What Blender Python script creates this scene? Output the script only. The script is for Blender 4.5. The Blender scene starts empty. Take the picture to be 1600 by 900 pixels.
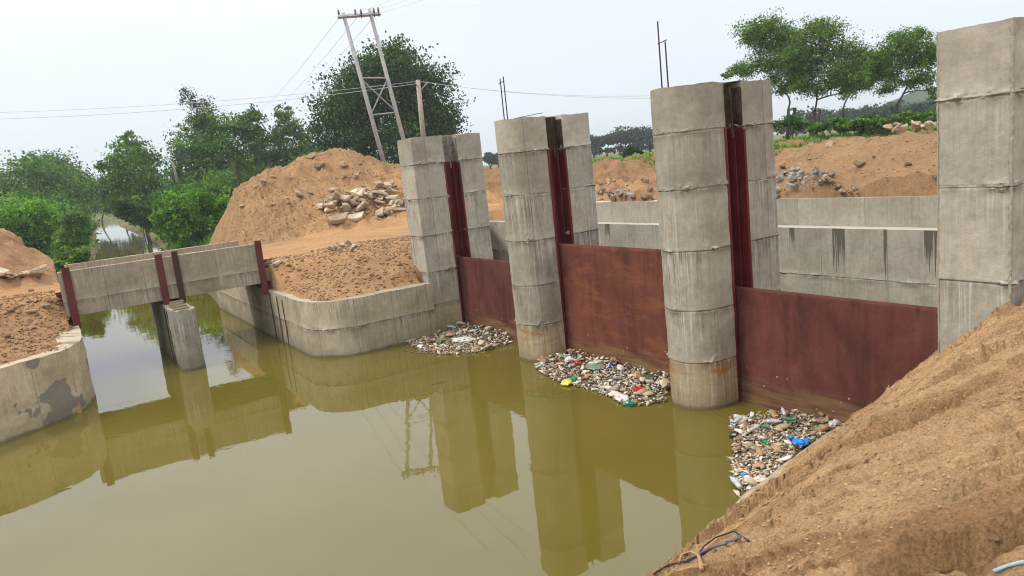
import bpy, bmesh, math, random
import numpy as np
from mathutils import Vector, Matrix

random.seed(7)
rng = np.random.default_rng(11)
scene = bpy.context.scene
COL = scene.collection

# ------------------------------------------------------------------ camera
FOC, PITCH, ROLL = 1133.63, .1715, .1068
CAM = np.array([-10.5986, -9.6785, 5.0])
YAW = 0.5616965            # heading of the view in the ground plane, clockwise from +Y
def cam_axes():
    ca, sa = math.cos(YAW), math.sin(YAW)
    def Lc(v):
        return np.array([v[0]*ca + v[1]*sa, -v[0]*sa + v[1]*ca, v[2]])
    r0 = Lc((1, 0, 0)); u0 = Lc((0, math.sin(PITCH), math.cos(PITCH))); F = Lc((0, math.cos(PITCH), -math.sin(PITCH)))
    r = math.cos(ROLL)*r0 - math.sin(ROLL)*u0
    u = math.sin(ROLL)*r0 + math.cos(ROLL)*u0
    return r, u, F
CR, CU, CF = cam_axes()
cd = bpy.data.cameras.new('camera')
cam = bpy.data.objects.new('camera', cd); COL.objects.link(cam)
cd.sensor_width = 36; cd.lens = 36*FOC/1600
cd.clip_start = .05; cd.clip_end = 6000
cam.matrix_world = Matrix(((CR[0], CU[0], -CF[0], CAM[0]), (CR[1], CU[1], -CF[1], CAM[1]),
                           (CR[2], CU[2], -CF[2], CAM[2]), (0, 0, 0, 1)))
scene.camera = cam

# ------------------------------------------------------------------ world, sun, exposure
SUN_EL, SUN_AZ = math.radians(50), math.radians(288)      # azimuth clockwise from +Y
world = bpy.data.worlds.new("World"); scene.world = world
world.use_nodes = True
wt = world.node_tree; wn = wt.nodes; wl = wt.links
bg = wn['Background']; bg.inputs['Strength'].default_value = .1
sky = wn.new('ShaderNodeTexSky'); sky.sky_type = 'NISHITA'; sky.sun_disc = False
sky.sun_elevation = SUN_EL; sky.sun_rotation = SUN_AZ; sky.dust_density = 6; sky.air_density = 1.5
tc = wn.new('ShaderNodeTexCoord'); sx = wn.new('ShaderNodeSeparateXYZ')
wl.new(tc.outputs['Generated'], sx.inputs[0])
rp = wn.new('ShaderNodeValToRGB')                           # overcast deck: brighter overhead
e = rp.color_ramp.elements
e[0].position = 0; e[0].color = (.415, .46, .485, 1)
e[1].position = 1; e[1].color = (1., 1., 1., 1)
for p_, c_ in ((.04, (.43, .468, .492)), (.2, (.45, .475, .525)), (.45, (.70, .72, .755))):
    q = e.new(p_); q.color = (*c_, 1)
wl.new(sx.outputs['Z'], rp.inputs[0])
cn = wn.new('ShaderNodeTexNoise'); cn.inputs['Scale'].default_value = 2.2; cn.inputs['Detail'].default_value = 5
cmp_ = wn.new('ShaderNodeMapping'); cmp_.inputs['Scale'].default_value = (1, 1, 3.5)
wl.new(tc.outputs['Generated'], cmp_.inputs[0]); wl.new(cmp_.outputs[0], cn.inputs['Vector'])
cr_ = wn.new('ShaderNodeMapRange'); cr_.inputs[1].default_value = .3; cr_.inputs[2].default_value = .7
cr_.inputs[3].default_value = 16.0; cr_.inputs[4].default_value = 17.2
wl.new(cn.outputs['Fac'], cr_.inputs[0])
sc = wn.new('ShaderNodeVectorMath'); sc.operation = 'SCALE'
wl.new(rp.outputs[0], sc.inputs[0]); wl.new(cr_.outputs[0], sc.inputs['Scale'])
mx = wn.new('ShaderNodeMix'); mx.data_type = 'RGBA'; mx.inputs[0].default_value = .93
wl.new(sky.outputs[0], mx.inputs[6]); wl.new(sc.outputs[0], mx.inputs[7])
wl.new(mx.outputs[2], bg.inputs['Color'])

sl = bpy.data.lights.new('sun', 'SUN'); sl.energy = 1.5; sl.angle = math.radians(11); sl.color = (1, .95, .87)
sun = bpy.data.objects.new('sun', sl); COL.objects.link(sun)
sdir = Vector((math.sin(SUN_AZ)*math.cos(SUN_EL), math.cos(SUN_AZ)*math.cos(SUN_EL), math.sin(SUN_EL)))
sun.rotation_euler = sdir.to_track_quat('Z', 'Y').to_euler()
sun.location = (0, 0, 40)
vs = scene.view_settings
vs.view_transform = 'Standard'; vs.look = 'None'; vs.gamma = 1; vs.use_curve_mapping = False; vs.exposure = 0.42
scene.cycles.filter_width = 1.1
scene.cycles.max_bounces = 6; scene.cycles.volume_bounces = 0
scene.cycles.diffuse_bounces = 3; scene.cycles.glossy_bounces = 3; scene.cycles.transparent_max_bounces = 8

# ------------------------------------------------------------------ noise and helpers
_T = rng.random((64, 64, 64)).astype(np.float32)
def vn(x, y, z):
    xi = np.floor(x).astype(int); yi = np.floor(y).astype(int); zi = np.floor(z).astype(int)
    fx, fy, fz = x-xi, y-yi, z-zi
    fx = fx*fx*(3-2*fx); fy = fy*fy*(3-2*fy); fz = fz*fz*(3-2*fz)
    a, b, c = xi & 63, yi & 63, zi & 63
    a1, b1, c1 = (a+1) & 63, (b+1) & 63, (c+1) & 63
    def l(p, q, t): return p+(q-p)*t
    return l(l(l(_T[a, b, c], _T[a1, b, c], fx), l(_T[a, b1, c], _T[a1, b1, c], fx), fy),
             l(l(_T[a, b, c1], _T[a1, b, c1], fx), l(_T[a, b1, c1], _T[a1, b1, c1], fx), fy), fz)*2-1
def fbm(x, y, z=0., oct=4, gain=.5):
    x = np.asarray(x, float); y = np.asarray(y, float); z = np.zeros_like(x)+z
    s = 0; a = 1
    for i in range(oct):
        s = s+a*vn(x+17.3*i, y-9.1*i, z+5.7*i); x = x*2.03; y = y*2.03; z = z*2.03; a *= gain
    return s
def sstep(a, b, x):
    t = np.clip((x-a)/(b-a), 0, 1); return t*t*(3-2*t)

def mesh_np(name, V, F, mats=(), smooth=False, uv=None, attrs=None, mat_idx=None):
    V = np.asarray(V, np.float32); F = np.asarray(F, np.int32)
    me = bpy.data.meshes.new(name)
    n = F.shape[1]
    me.vertices.add(len(V)); me.vertices.foreach_set('co', V.ravel())
    me.loops.add(F.size); me.loops.foreach_set('vertex_index', F.ravel())
    me.polygons.add(len(F)); me.polygons.foreach_set('loop_start', np.arange(0, F.size, n, dtype=np.int32))
    me.polygons.foreach_set('loop_total', np.full(len(F), n, np.int32))
    if smooth: me.polygons.foreach_set('use_smooth', np.ones(len(F), bool))
    if mat_idx is not None: me.polygons.foreach_set('material_index', np.asarray(mat_idx, np.int32))
    for m in mats: me.materials.append(m)
    if uv is not None:
        l = me.uv_layers.new(name='UVMap'); l.data.foreach_set('uv', np.asarray(uv, np.float32)[F.ravel()].ravel())
    for k, a in (attrs or {}).items():
        at_ = me.color_attributes.new(k, 'FLOAT_COLOR', 'POINT')
        at_.data.foreach_set('color', np.asarray(a, np.float32).ravel())
    me.update(); me.validate()
    return me
def link(name, me, parent=None, loc=None, **props):
    o = bpy.data.objects.new(name, me); COL.objects.link(o)
    if parent: o.parent = parent
    if loc is not None: o.location = loc
    for k, v in props.items(): o[k] = v
    return o
def empty(name, loc, **props):
    o = link(name, None, None, loc, **props); o.empty_display_size = .2; return o

class MB:
    def __init__(s): s.V = []; s.F = []
    def add(s, V, F):
        b = len(s.V); s.V += [tuple(v) for v in V]; s.F += [tuple(i+b for i in f) for f in F]
    def box(s, a, b):
        x0, y0, z0 = a; x1, y1, z1 = b
        s.add([(x0,y0,z0),(x1,y0,z0),(x1,y1,z0),(x0,y1,z0),(x0,y0,z1),(x1,y0,z1),(x1,y1,z1),(x0,y1,z1)],
              [(0,3,2,1),(4,5,6,7),(0,1,5,4),(1,2,6,5),(2,3,7,6),(3,0,4,7)])
    def tube(s, pts, rad, n=8, cap=True):
        pts = [Vector(p) for p in pts]; rings = []
        if not hasattr(rad, '__len__'): rad = [rad]*len(pts)
        up = None
        for i, p in enumerate(pts):
            d = (pts[min(i+1, len(pts)-1)]-pts[max(i-1, 0)]).normalized()
            if up is None:
                up = Vector((0, 0, 1)) if abs(d.z) < .9 else Vector((1, 0, 0))
            a = d.cross(up).normalized(); b_ = a.cross(d).normalized(); up = b_
            rings.append([p+(a*math.cos(2*math.pi*k/n)+b_*math.sin(2*math.pi*k/n))*rad[i] for k in range(n)])
        V = [v for r_ in rings for v in r_]; F = []
        for i in range(len(rings)-1):
            for k in range(n):
                F.append((i*n+k, i*n+(k+1) % n, (i+1)*n+(k+1) % n, (i+1)*n+k))
        if cap:
            F.append(tuple(range(n))[::-1]); F.append(tuple((len(rings)-1)*n+k for k in range(n)))
        s.add(V, F)
    def mesh(s, name, mat, smooth=False, bevel=0):
        me = bpy.data.meshes.new(name); me.from_pydata(s.V, [], s.F); me.materials.append(mat)
        if bevel:
            bm = bmesh.new(); bm.from_mesh(me)
            bmesh.ops.bevel(bm, geom=bm.edges[:], offset=bevel, segments=1, affect='EDGES', profile=.5)
            bm.to_mesh(me); bm.free()
        if smooth: me.polygons.foreach_set('use_smooth', [True]*len(me.polygons))
        me.update(); return me

# pixel of the photograph -> direction
def ray(px, py):
    return CF+(px-800)/FOC*CR-(py-450)/FOC*CU
def D(px, py, dist):
    d = ray(px, py); return CAM+dist/math.hypot(d[0], d[1])*d
def Z(px, py, z=0.):
    d = ray(px, py); return CAM+(z-CAM[2])/d[2]*d

# ------------------------------------------------------------------ materials
def newmat(name, rough=.9, spec=.3):
    m = bpy.data.materials.new(name); m.use_nodes = True
    b = m.node_tree.nodes['Principled BSDF']
    b.inputs['Roughness'].default_value = rough
    b.inputs['Specular IOR Level'].default_value = spec
    return m, m.node_tree.nodes, m.node_tree.links, b
def N_(n, l, vec, scale, detail=4, rough=.55, dist=0):
    t = n.new('ShaderNodeTexNoise'); t.inputs['Scale'].default_value = scale; t.inputs['Detail'].default_value = detail
    t.inputs['Roughness'].default_value = rough; t.inputs['Distortion'].default_value = dist
    if vec is not None: l.new(vec, t.inputs['Vector'])
    return t.outputs['Fac']
def MAP(n, l, vec, scale=(1,1,1), loc=(0,0,0), rot=(0,0,0)):
    t = n.new('ShaderNodeMapping'); t.inputs['Scale'].default_value = scale; t.inputs['Location'].default_value = loc
    t.inputs['Rotation'].default_value = rot
    l.new(vec, t.inputs['Vector']); return t.outputs[0]
def RAMP(n, l, fac, stops, interp='LINEAR'):
    r_ = n.new('ShaderNodeValToRGB'); cr = r_.color_ramp; cr.interpolation = interp
    while len(cr.elements) > 1: cr.elements.remove(cr.elements[-1])
    first = True
    for p, c in stops:
        if not hasattr(c, '__len__'): c = (c, c, c)
        if first: el = cr.elements[0]; el.position = p; first = False
        else: el = cr.elements.new(p)
        el.color = (*c, 1)
    l.new(fac, r_.inputs[0]); return r_.outputs[0]
def MIX(n, l, fac, a, b, mode='MIX'):
    m = n.new('ShaderNodeMix'); m.data_type = 'RGBA'; m.blend_type = mode; m.clamp_result = False
    for s_, v in ((0, fac), (6, a), (7, b)):
        if hasattr(v, 'links') or hasattr(v, 'is_output'): l.new(v, m.inputs[s_])
        elif s_ == 0: m.inputs[0].default_value = v
        else: m.inputs[s_].default_value = (*v, 1)
    return m.outputs[2]
def MATH(n, l, op, a, b=0., c=0., clamp=False):
    m = n.new('ShaderNodeMath'); m.operation = op; m.use_clamp = clamp
    for i, v in enumerate((a, b, c)):
        if hasattr(v, 'is_output'): l.new(v, m.inputs[i])
        else: m.inputs[i].default_value = v
    return m.outputs[0]
def BUMP(n, l, b, h, dist=.01, strength=1.):
    bp = n.new('ShaderNodeBump'); bp.inputs['Distance'].default_value = dist; bp.inputs['Strength'].default_value = strength
    l.new(h, bp.inputs['Height']); l.new(bp.outputs[0], b.inputs['Normal']); return bp
def coords(n):
    return n.new('ShaderNodeTexCoord')

JOINTS = [0.93, 1.93, 3.05, 4.18, 5.20]
def concrete(name, joints=JOINTS, lo=(.30,.268,.215), hi=(.48,.44,.365), streak=1.35, tint=None, topz=6.0, band=0.,
             seam=0, patches=0., drips=(), seed=0., wet=.25):
    """cast concrete; UV = (metres along the wall, height in metres)"""
    m, n, l, b = newmat(name, .92, .25)
    uv = n.new('ShaderNodeUVMap').outputs[0]
    uvm = MAP(n, l, uv, loc=(seed*7.3, 0, seed*3.1))
    ob = coords(n).outputs['Object']
    s = n.new('ShaderNodeSeparateXYZ'); l.new(uv, s.inputs[0]); U, Zc = s.outputs[0], s.outputs[1]
    zn = MATH(n, l, 'DIVIDE', Zc, topz)
    c = RAMP(n, l, N_(n, l, uvm, 1.3, 6, .62, .4), [(.3, lo), (.5, tuple((a+q)/2 for a, q in zip(lo, hi))), (.7, hi)])
    # every pour came out a slightly different grey
    rr = random.Random(int(seed*10)+3)
    st = [(0, rr.uniform(.86, 1.0))]+[(j/topz, rr.uniform(.80, 1.10)) for j in joints]
    c = MIX(n, l, 1., c, RAMP(n, l, zn, st, 'CONSTANT'), 'MULTIPLY')
    c = MIX(n, l, .5, c, RAMP(n, l, N_(n, l, uvm, 9, 5, .7), [(.3, .66), (.7, 1.2)]), 'MULTIPLY')
    c = MIX(n, l, .45, c, RAMP(n, l, N_(n, l, uvm, 70, 3, .7), [(.3, .75), (.7, 1.2)]), 'MULTIPLY')
    # wash streaks hanging from every joint
    if joints:
        js = [0]+list(joints)+[topz]
        stops = []
        for a, q in zip(js[:-1], js[1:]):
            stops += [((a+.004)/topz, .25), ((q-.004)/topz, 1.)]
        saw = RAMP(n, l, zn, stops[:30])
    else:
        saw = RAMP(n, l, zn, [(0, .1), (.95, 1)])
    saw = MATH(n, l, 'MULTIPLY', saw, RAMP(n, l, zn, [(0, 1), (3.0/topz, 1), (3.1/topz, .95), (4.15/topz, .9), (4.2/topz, .5), (5.15/topz, .4), (5.25/topz, .12)]) if topz > 5 else 1.)
    sv = MAP(n, l, uvm, scale=(7, .32, 1))
    s1 = N_(n, l, sv, 2.0, 4, .6)
    s2 = N_(n, l, MAP(n, l, uvm, scale=(15, .42, 1), loc=(3, 9, 2)), 1.7, 4, .65)
    s3 = N_(n, l, MAP(n, l, uvm, scale=(26, .6, 1), loc=(8, 1, 2)), 1.5, 3, .6)
    sel = RAMP(n, l, N_(n, l, MAP(n, l, uvm, loc=(5, 5, 0)), .8, 2), [(.38, 0), (.6, 1)])
    dark = MATH(n, l, 'MULTIPLY', RAMP(n, l, s1, [(.50, 0), (.60, 1)]), MATH(n, l, 'MULTIPLY', saw, sel))
    c = MIX(n, l, MATH(n, l, 'MULTIPLY', dark, .62*streak), c, (.115, .11, .09))
    white = MATH(n, l, 'MULTIPLY', RAMP(n, l, s2, [(.52, 0), (.62, 1)]), MATH(n, l, 'MULTIPLY', saw, RAMP(n, l, N_(n, l, MAP(n, l, uvm, loc=(1, 15, 0)), .7, 2), [(.36, 0), (.58, 1)])))
    thin = MATH(n, l, 'MULTIPLY', RAMP(n, l, s3, [(.58, 0), (.64, 1)]), MATH(n, l, 'MULTIPLY', saw, sel))
    c = MIX(n, l, MATH(n, l, 'MULTIPLY', thin, .6*streak), c, (.09, .085, .07))
    c = MIX(n, l, MATH(n, l, 'MULTIPLY', white, .62*streak), c, (.60, .58, .53))
    # dark seepage right under a joint, the joint's thin shadow painted in with it
    if joints:
        stops = []
        for j in joints:
            stops += [((j-.16)/topz, 0), ((j-.012)/topz, .75), ((j+.012)/topz, .9), ((j+.03)/topz, 0)]
        jm = RAMP(n, l, zn, stops)
        stops = []
        for j in joints:
            stops += [((j-.03)/topz, 0), ((j+.02)/topz, 1.), ((j+.10)/topz, .6), ((j+.24)/topz, 0)]
        cm = MATH(n, l, 'MULTIPLY', RAMP(n, l, zn, stops), RAMP(n, l, N_(n, l, uvm, 11, 6, .8), [(.46, 0), (.52, 1)]))
        c = MIX(n, l, MATH(n, l, 'MULTIPLY', cm, .5), c, (.44, .41, .35))
        jm = MATH(n, l, 'MULTIPLY', jm, RAMP(n, l, N_(n, l, uvm, 4.5, 4, .7), [(.40, .0), (.60, 1)]))
        c = MIX(n, l, MATH(n, l, 'MULTIPLY', jm, .8), c, (.075, .068, .055))
    if seam:
        bt = n.new('ShaderNodeTexBrick'); bt.offset = 0; bt.inputs['Scale'].default_value = 1
        bt.inputs['Brick Width'].default_value = seam; bt.inputs['Row Height'].default_value = 50
        bt.inputs['Mortar Size'].default_value = .012; bt.inputs['Mortar Smooth'].default_value = .6
        l.new(MAP(n, l, uv, loc=(seed, 20, 0)), bt.inputs['Vector'])
        c = MIX(n, l, MATH(n, l, 'MULTIPLY', bt.outputs['Fac'], .55), c, (.10, .095, .08))
        c2 = n.new('ShaderNodeTexBrick'); c2.offset = 0; c2.inputs['Scale'].default_value = 1
        c2.inputs['Brick Width'].default_value = seam; c2.inputs['Row Height'].default_value = 50
        c2.inputs['Mortar Size'].default_value = 0
        c2.inputs['Color1'].default_value = (.86, .85, .82, 1); c2.inputs['Color2'].default_value = (1.08, 1.08, 1.08, 1)
        l.new(MAP(n, l, uv, loc=(seed, 20, 0)), c2.inputs['Vector'])
        c = MIX(n, l, 1., c, c2.outputs['Color'], 'MULTIPLY')
    if patches:
        pm = MATH(n, l, 'MULTIPLY', RAMP(n, l, N_(n, l, MAP(n, l, uvm, loc=(2.2, 1.7, 0)), 1.25, 5, .5, .15), [(.56, 0), (.575, 1)]), patches)
        c = MIX(n, l, pm, c, (.17, .155, .13))
    for (u0, z1, w, ln) in drips:                      # runs of water from a weep point at (u0, z1)
        du = MATH(n, l, 'ABSOLUTE', MATH(n, l, 'SUBTRACT', U, u0))
        dz = MATH(n, l, 'DIVIDE', MATH(n, l, 'SUBTRACT', z1, Zc), ln)
        reach = MATH(n, l, 'SUBTRACT', RAMP(n, l, N_(n, l, MAP(n, l, uv, scale=(14, .02, 1), loc=(u0, 0, 0)), 1.6, 2), [(.36, 0), (.62, 1)]), dz)
        mm = MATH(n, l, 'MULTIPLY', MATH(n, l, 'GREATER_THAN', reach, 0.), MATH(n, l, 'LESS_THAN', du, w))
        c = MIX(n, l, MATH(n, l, 'MULTIPLY', mm, .88), c, (.075, .066, .048))
    if band:                                          # rusty water mark
        bm_ = RAMP(n, l, zn, [(.38/topz, 0), (.5/topz, .8), (.62/topz, .35), (.74/topz, 1), (.82/topz, .9), (.92/topz, 0)])
        bm_ = MATH(n, l, 'MULTIPLY', bm_, RAMP(n, l, N_(n, l, MAP(n, l, uvm, scale=(.9, 3, 1)), 1.2, 5, .65), [(.49, 0), (.60, 1)]))
        c = MIX(n, l, MATH(n, l, 'MULTIPLY', bm_, band), c, (.27, .12, .03))
    if wet:
        wm = RAMP(n, l, MATH(n, l, 'ADD', Zc, MATH(n, l, 'MULTIPLY', N_(n, l, uvm, 5, 3), .12)), [(.09, 1), (.16, .35), (.5, 0)])
        c = MIX(n, l, MATH(n, l, 'MULTIPLY', wm, .8), c, (.085, .075, .04))
    if topz > 5: c = MIX(n, l, 1., c, RAMP(n, l, zn, [(0, (1.14, 1.02, .80)), (.90/topz, (1.12, 1.02, .84)), (.98/topz, (1, 1, 1))]), 'MULTIPLY')
    if tint: c = MIX(n, l, 1., c, tint, 'MULTIPLY')
    l.new(c, b.inputs['Base Color'])
    h = MATH(n, l, 'ADD', MATH(n, l, 'MULTIPLY', N_(n, l, ob, 6, 6, .65), .6), MATH(n, l, 'MULTIPLY', N_(n, l, ob, 55, 4, .75), .4))
    BUMP(n, l, b, h, .018, .8)
    return m

def steel(name, base, dark, light, rust=0., horiz=True, rough=.6, low=True):
    m, n, l, b = newmat(name, rough, .2)
    ob = coords(n).outputs['Object']
    c = RAMP(n, l, N_(n, l, ob, .9, 6, .65, .6), [(.3, dark), (.5, base), (.72, light)])
    c = MIX(n, l, .6, c, RAMP(n, l, N_(n, l, MAP(n, l, ob, scale=(1, 1, .10)), 4, 4, .6), [(.36, .68), (.5, 1), (.65, 1.12)]), 'MULTIPLY')
    c = MIX(n, l, MATH(n, l, 'MULTIPLY', RAMP(n, l, N_(n, l, MAP(n, l, ob, scale=(1, 1, .16), loc=(2, .3, 0)), 1.1, 5, .7), [(.56, 0), (.62, 1)]), .55), c, (.035, .012, .012))
    c = MIX(n, l, .5, c, RAMP(n, l, N_(n, l, ob, 18, 4, .7), [(.3, .8), (.7, 1.18)]), 'MULTIPLY')
    if rust:
        rm = RAMP(n, l, N_(n, l, MAP(n, l, ob, scale=(1, .45, 1.9), rot=(.25, 0, 0)), 1.5, 6, .7, .2), [(.5, 0), (.62, 1)])
        c = MIX(n, l, MATH(n, l, 'MULTIPLY', rm, rust), c, (.27, .10, .035))
    sp = n.new('ShaderNodeTexVoronoi'); sp.inputs['Scale'].default_value = 5; l.new(ob, sp.inputs['Vector'])
    if low:
        s = n.new('ShaderNodeSeparateXYZ'); l.new(ob, s.inputs[0])
        c = MIX(n, l, MATH(n, l, 'MULTIPLY', RAMP(n, l, sp.outputs['Distance'], [(.06, 1), (.085, 0)]),
                RAMP(n, l, s.outputs[2], [(.9, .8), (1.1, 0)])), c, (.55, .48, .40))
        h = MATH(n, l, 'ADD', s.outputs[2], MATH(n, l, 'MULTIPLY', N_(n, l, MAP(n, l, ob, scale=(1, .5, 3)), 1.6, 4), .9))
        wm = RAMP(n, l, h, [(.6, 1.), (.85, .7), (1.2, 0)])
        wm = MATH(n, l, 'MULTIPLY', wm, RAMP(n, l, N_(n, l, MAP(n, l, ob, scale=(1, .6, 5), loc=(3, 3, 3)), 1.4, 4, .6), [(.38, .15), (.62, 1)]))
        c = MIX(n, l, wm, c, (.19, .125, .055))
    l.new(c, b.inputs['Base Color'])
    BUMP(n, l, b, N_(n, l, ob, 12, 5, .6), .006, .6)
    return m

def simple(name, c1, c2, scale=8, rough=.9, bump=.01, bscale=None, spec=.25, coord='Object', vary=False):
    m, n, l, b = newmat(name, rough, spec)
    ob = coords(n).outputs[coord]
    c = RAMP(n, l, N_(n, l, ob, scale, 6, .65), [(.3, c1), (.7, c2)])
    if vary:
        oi = n.new('ShaderNodeObjectInfo'); c = MIX(n, l, 1., c, RAMP(n, l, oi.outputs['Random'], [(0, (.55,.50,.45)), (.5, (.9,.85,.78)), (1, (1.15,1.15,1.12))]), 'MULTIPLY')
    l.new(c, b.inputs['Base Color'])
    if bump: BUMP(n, l, b, N_(n, l, ob, bscale or scale*3, 5, .65), bump, .9)
    return m

def leafmat(name, c1, c2, trans=.35):
    m, n, l, b = newmat(name, .65, .25)
    g = n.new('ShaderNodeNewGeometry')
    at = n.new('ShaderNodeAttribute'); at.attribute_name = 'tone'
    c = MIX(n, l, at.outputs['Fac'], c1, c2)
    l.new(c, b.inputs['Base Color'])
    t = n.new('ShaderNodeBsdfTranslucent'); l.new(c, t.inputs['Color'])
    ms = n.new('ShaderNodeMixShader'); ms.inputs[0].default_value = trans
    out = n['Material Output']
    l.new(b.outputs[0], ms.inputs[1]); l.new(t.outputs[0], ms.inputs[2]); l.new(ms.outputs[0], out.inputs['Surface'])
    return m

# ground: base soil colour of each place comes from a vertex attribute, grain from noise
def groundmat():
    m, n, l, b = newmat('soil', .97, .12)
    at = n.new('ShaderNodeAttribute'); at.attribute_name = 'soil'
    ge = n.new('ShaderNodeNewGeometry').outputs['Position']
    c = at.outputs['Color']
    c = MIX(n, l, .8, c, RAMP(n, l, N_(n, l, ge, .9, 6, .65), [(.3, .78), (.7, 1.18)]), 'MULTIPLY')
    c = MIX(n, l, .8, c, RAMP(n, l, N_(n, l, ge, 7, 6, .7), [(.32, .70), (.5, 1.), (.7, 1.2)]), 'MULTIPLY')
    c = MIX(n, l, .9, c, RAMP(n, l, N_(n, l, ge, 48, 5, .8), [(.34, .50), (.5, 1.), (.66, 1.4)]), 'MULTIPLY')
    v = n.new('ShaderNodeTexVoronoi'); v.inputs['Scale'].default_value = 26; l.new(ge, v.inputs['Vector'])
    sel = RAMP(n, l, N_(n, l, ge, 3.3, 3), [(.48, 0), (.6, 1)])
    c = MIX(n, l, MATH(n, l, 'MULTIPLY', RAMP(n, l, v.outputs['Distance'], [(.12, .75), (.2, 0)]), sel), c, (.52, .40, .27))
    l.new(c, b.inputs['Base Color'])
    h = MATH(n, l, 'ADD', MATH(n, l, 'MULTIPLY', N_(n, l, ge, 10, 6, .75), .55), MATH(n, l, 'MULTIPLY', N_(n, l, ge, 65, 5, .8), .45))
    BUMP(n, l, b, h, .05, 1.)
    return m

M = {}
M['soil'] = groundmat()
M['pier3'] = concrete('pier concrete', band=.8, seed=1, seam=1.62)
M['pier2'] = concrete('pier concrete weathered', band=.8, seed=2.3, seam=1.31)
M['pier1'] = concrete('pier concrete streaked', seed=3.1, streak=1.3, seam=1.5)
M['pier4'] = concrete('pier concrete smooth', seed=4.7, joints=[1.93, 2.93, 4.11, 5.17], streak=.9, wet=0)
M['wallR'] = concrete('abutment concrete', joints=[.83], topz=1.7, seam=1.15, lo=(.28,.235,.16), hi=(.46,.395,.285), seed=5, streak=.8)
M['wallL'] = concrete('abutment concrete patched', joints=[], topz=1.7, seam=2.3, lo=(.42,.34,.22), hi=(.62,.52,.37), seed=6, streak=.6, patches=.85)
M['bridge'] = concrete('bridge concrete', joints=[2.35], topz=3.25, seam=1.05, lo=(.25,.21,.15), hi=(.40,.345,.26), seed=7, streak=.6, wet=0)
M['bpier'] = concrete('bridge pier concrete', joints=[], topz=1.8, lo=(.22,.20,.155), hi=(.35,.32,.26), seed=8, streak=.9, patches=.4)
M['stepwall'] = concrete('downstream wall concrete', joints=[1.25], topz=2.5, seam=1.75, lo=(.28,.26,.215), hi=(.40,.375,.315), seed=9,
                         streak=.5, wet=0, drips=((17.75, 2.5, .17, 1.3), (24.02, 2.5, .30, 1.9), (18.95, 2.5, .04, 1.5), (20.05, 2.5, .20, 1.1), (16.4, 2.5, .08, .7), (8.9, 2.5, .12, .8)))
M['upwall'] = concrete('upper wall concrete', joints=[], topz=3.3, seam=1.9, lo=(.30,.27,.215), hi=(.41,.375,.31), seed=10, streak=.25, wet=0)
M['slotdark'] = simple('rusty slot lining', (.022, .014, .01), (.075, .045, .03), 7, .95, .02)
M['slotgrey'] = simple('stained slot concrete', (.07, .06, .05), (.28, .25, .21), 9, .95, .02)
M['maroon'] = steel('maroon primer steel', (.108,.034,.028), (.068,.021,.018), (.145,.052,.041), rough=.72)
M['maroonB'] = steel('rusty maroon steel', (.135,.042,.028), (.095,.029,.021), (.165,.057,.037), rust=.35, rough=.72)
M['guide'] = steel('guide channel steel', (.12,.014,.017), (.07,.01,.012), (.17,.035,.035), low=False, rough=.5)
M['post'] = steel('maroon post steel', (.115,.028,.026), (.075,.018,.018), (.15,.045,.04), low=False)
M['postdark'] = steel('dark rusty post steel', (.055,.028,.018), (.03,.018,.012), (.10,.055,.035), low=False)
M['rebar'] = simple('rusty rebar', (.03, .02, .018), (.07, .04, .03), 30, .8, .002)
M['polegrey'] = simple('grey pole concrete', (.27, .27, .26), (.40, .40, .38), 3, .8, .004)
M['polesteel'] = simple('galvanised bracing', (.22, .23, .23), (.32, .33, .33), 4, .6, .0)
M['wire'] = simple('aluminium line wire', (.50, .51, .53), (.58, .59, .60), 3, .6, 0)
M['bark'] = simple('tree bark', (.035, .028, .022), (.10, .08, .06), 6, .95, .03)
M['slab'] = simple('broken slab concrete', (.34, .27, .19), (.62, .52, .40), 2.2, .95, .02, 14, vary=True)
M['stone'] = simple('pale dirty stone', (.24, .165, .10), (.42, .32, .22), 3, .95, .02, 16, vary=True)
M['greystone'] = simple('grey block stone', (.21, .20, .19), (.38, .36, .34), 3, .95, .02, 16, vary=True)
M['clod'] = simple('soil clod', (.20, .115, .06), (.36, .22, .12), 4, .97, .03, 18)

def watermat():
    m, n, l, b = newmat('canal water', .012, .5)
    b.inputs['IOR'].default_value = 1.52
    ge = n.new('ShaderNodeNewGeometry').outputs['Position']
    c = RAMP(n, l, N_(n, l, ge, .22, 3, .5), [(.35, (.108, .086, .014)), (.65, (.132, .106, .021))])
    l.new(c, b.inputs['Base Color'])
    h = MATH(n, l, 'ADD', N_(n, l, MAP(n, l, ge, scale=(1, 1.6, 1), rot=(0, 0, .5)), 1.6, 3, .5), MATH(n, l, 'MULTIPLY', N_(n, l, ge, 7, 3, .5), .12))
    sel = RAMP(n, l, N_(n, l, ge, .25, 2), [(.4, .25), (.65, 1)])
    bp = BUMP(n, l, b, h, .010, .5); l.new(MATH(n, l, 'MULTIPLY', sel, .30), bp.inputs['Strength'])
    return m
M['water'] = watermat()

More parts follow.
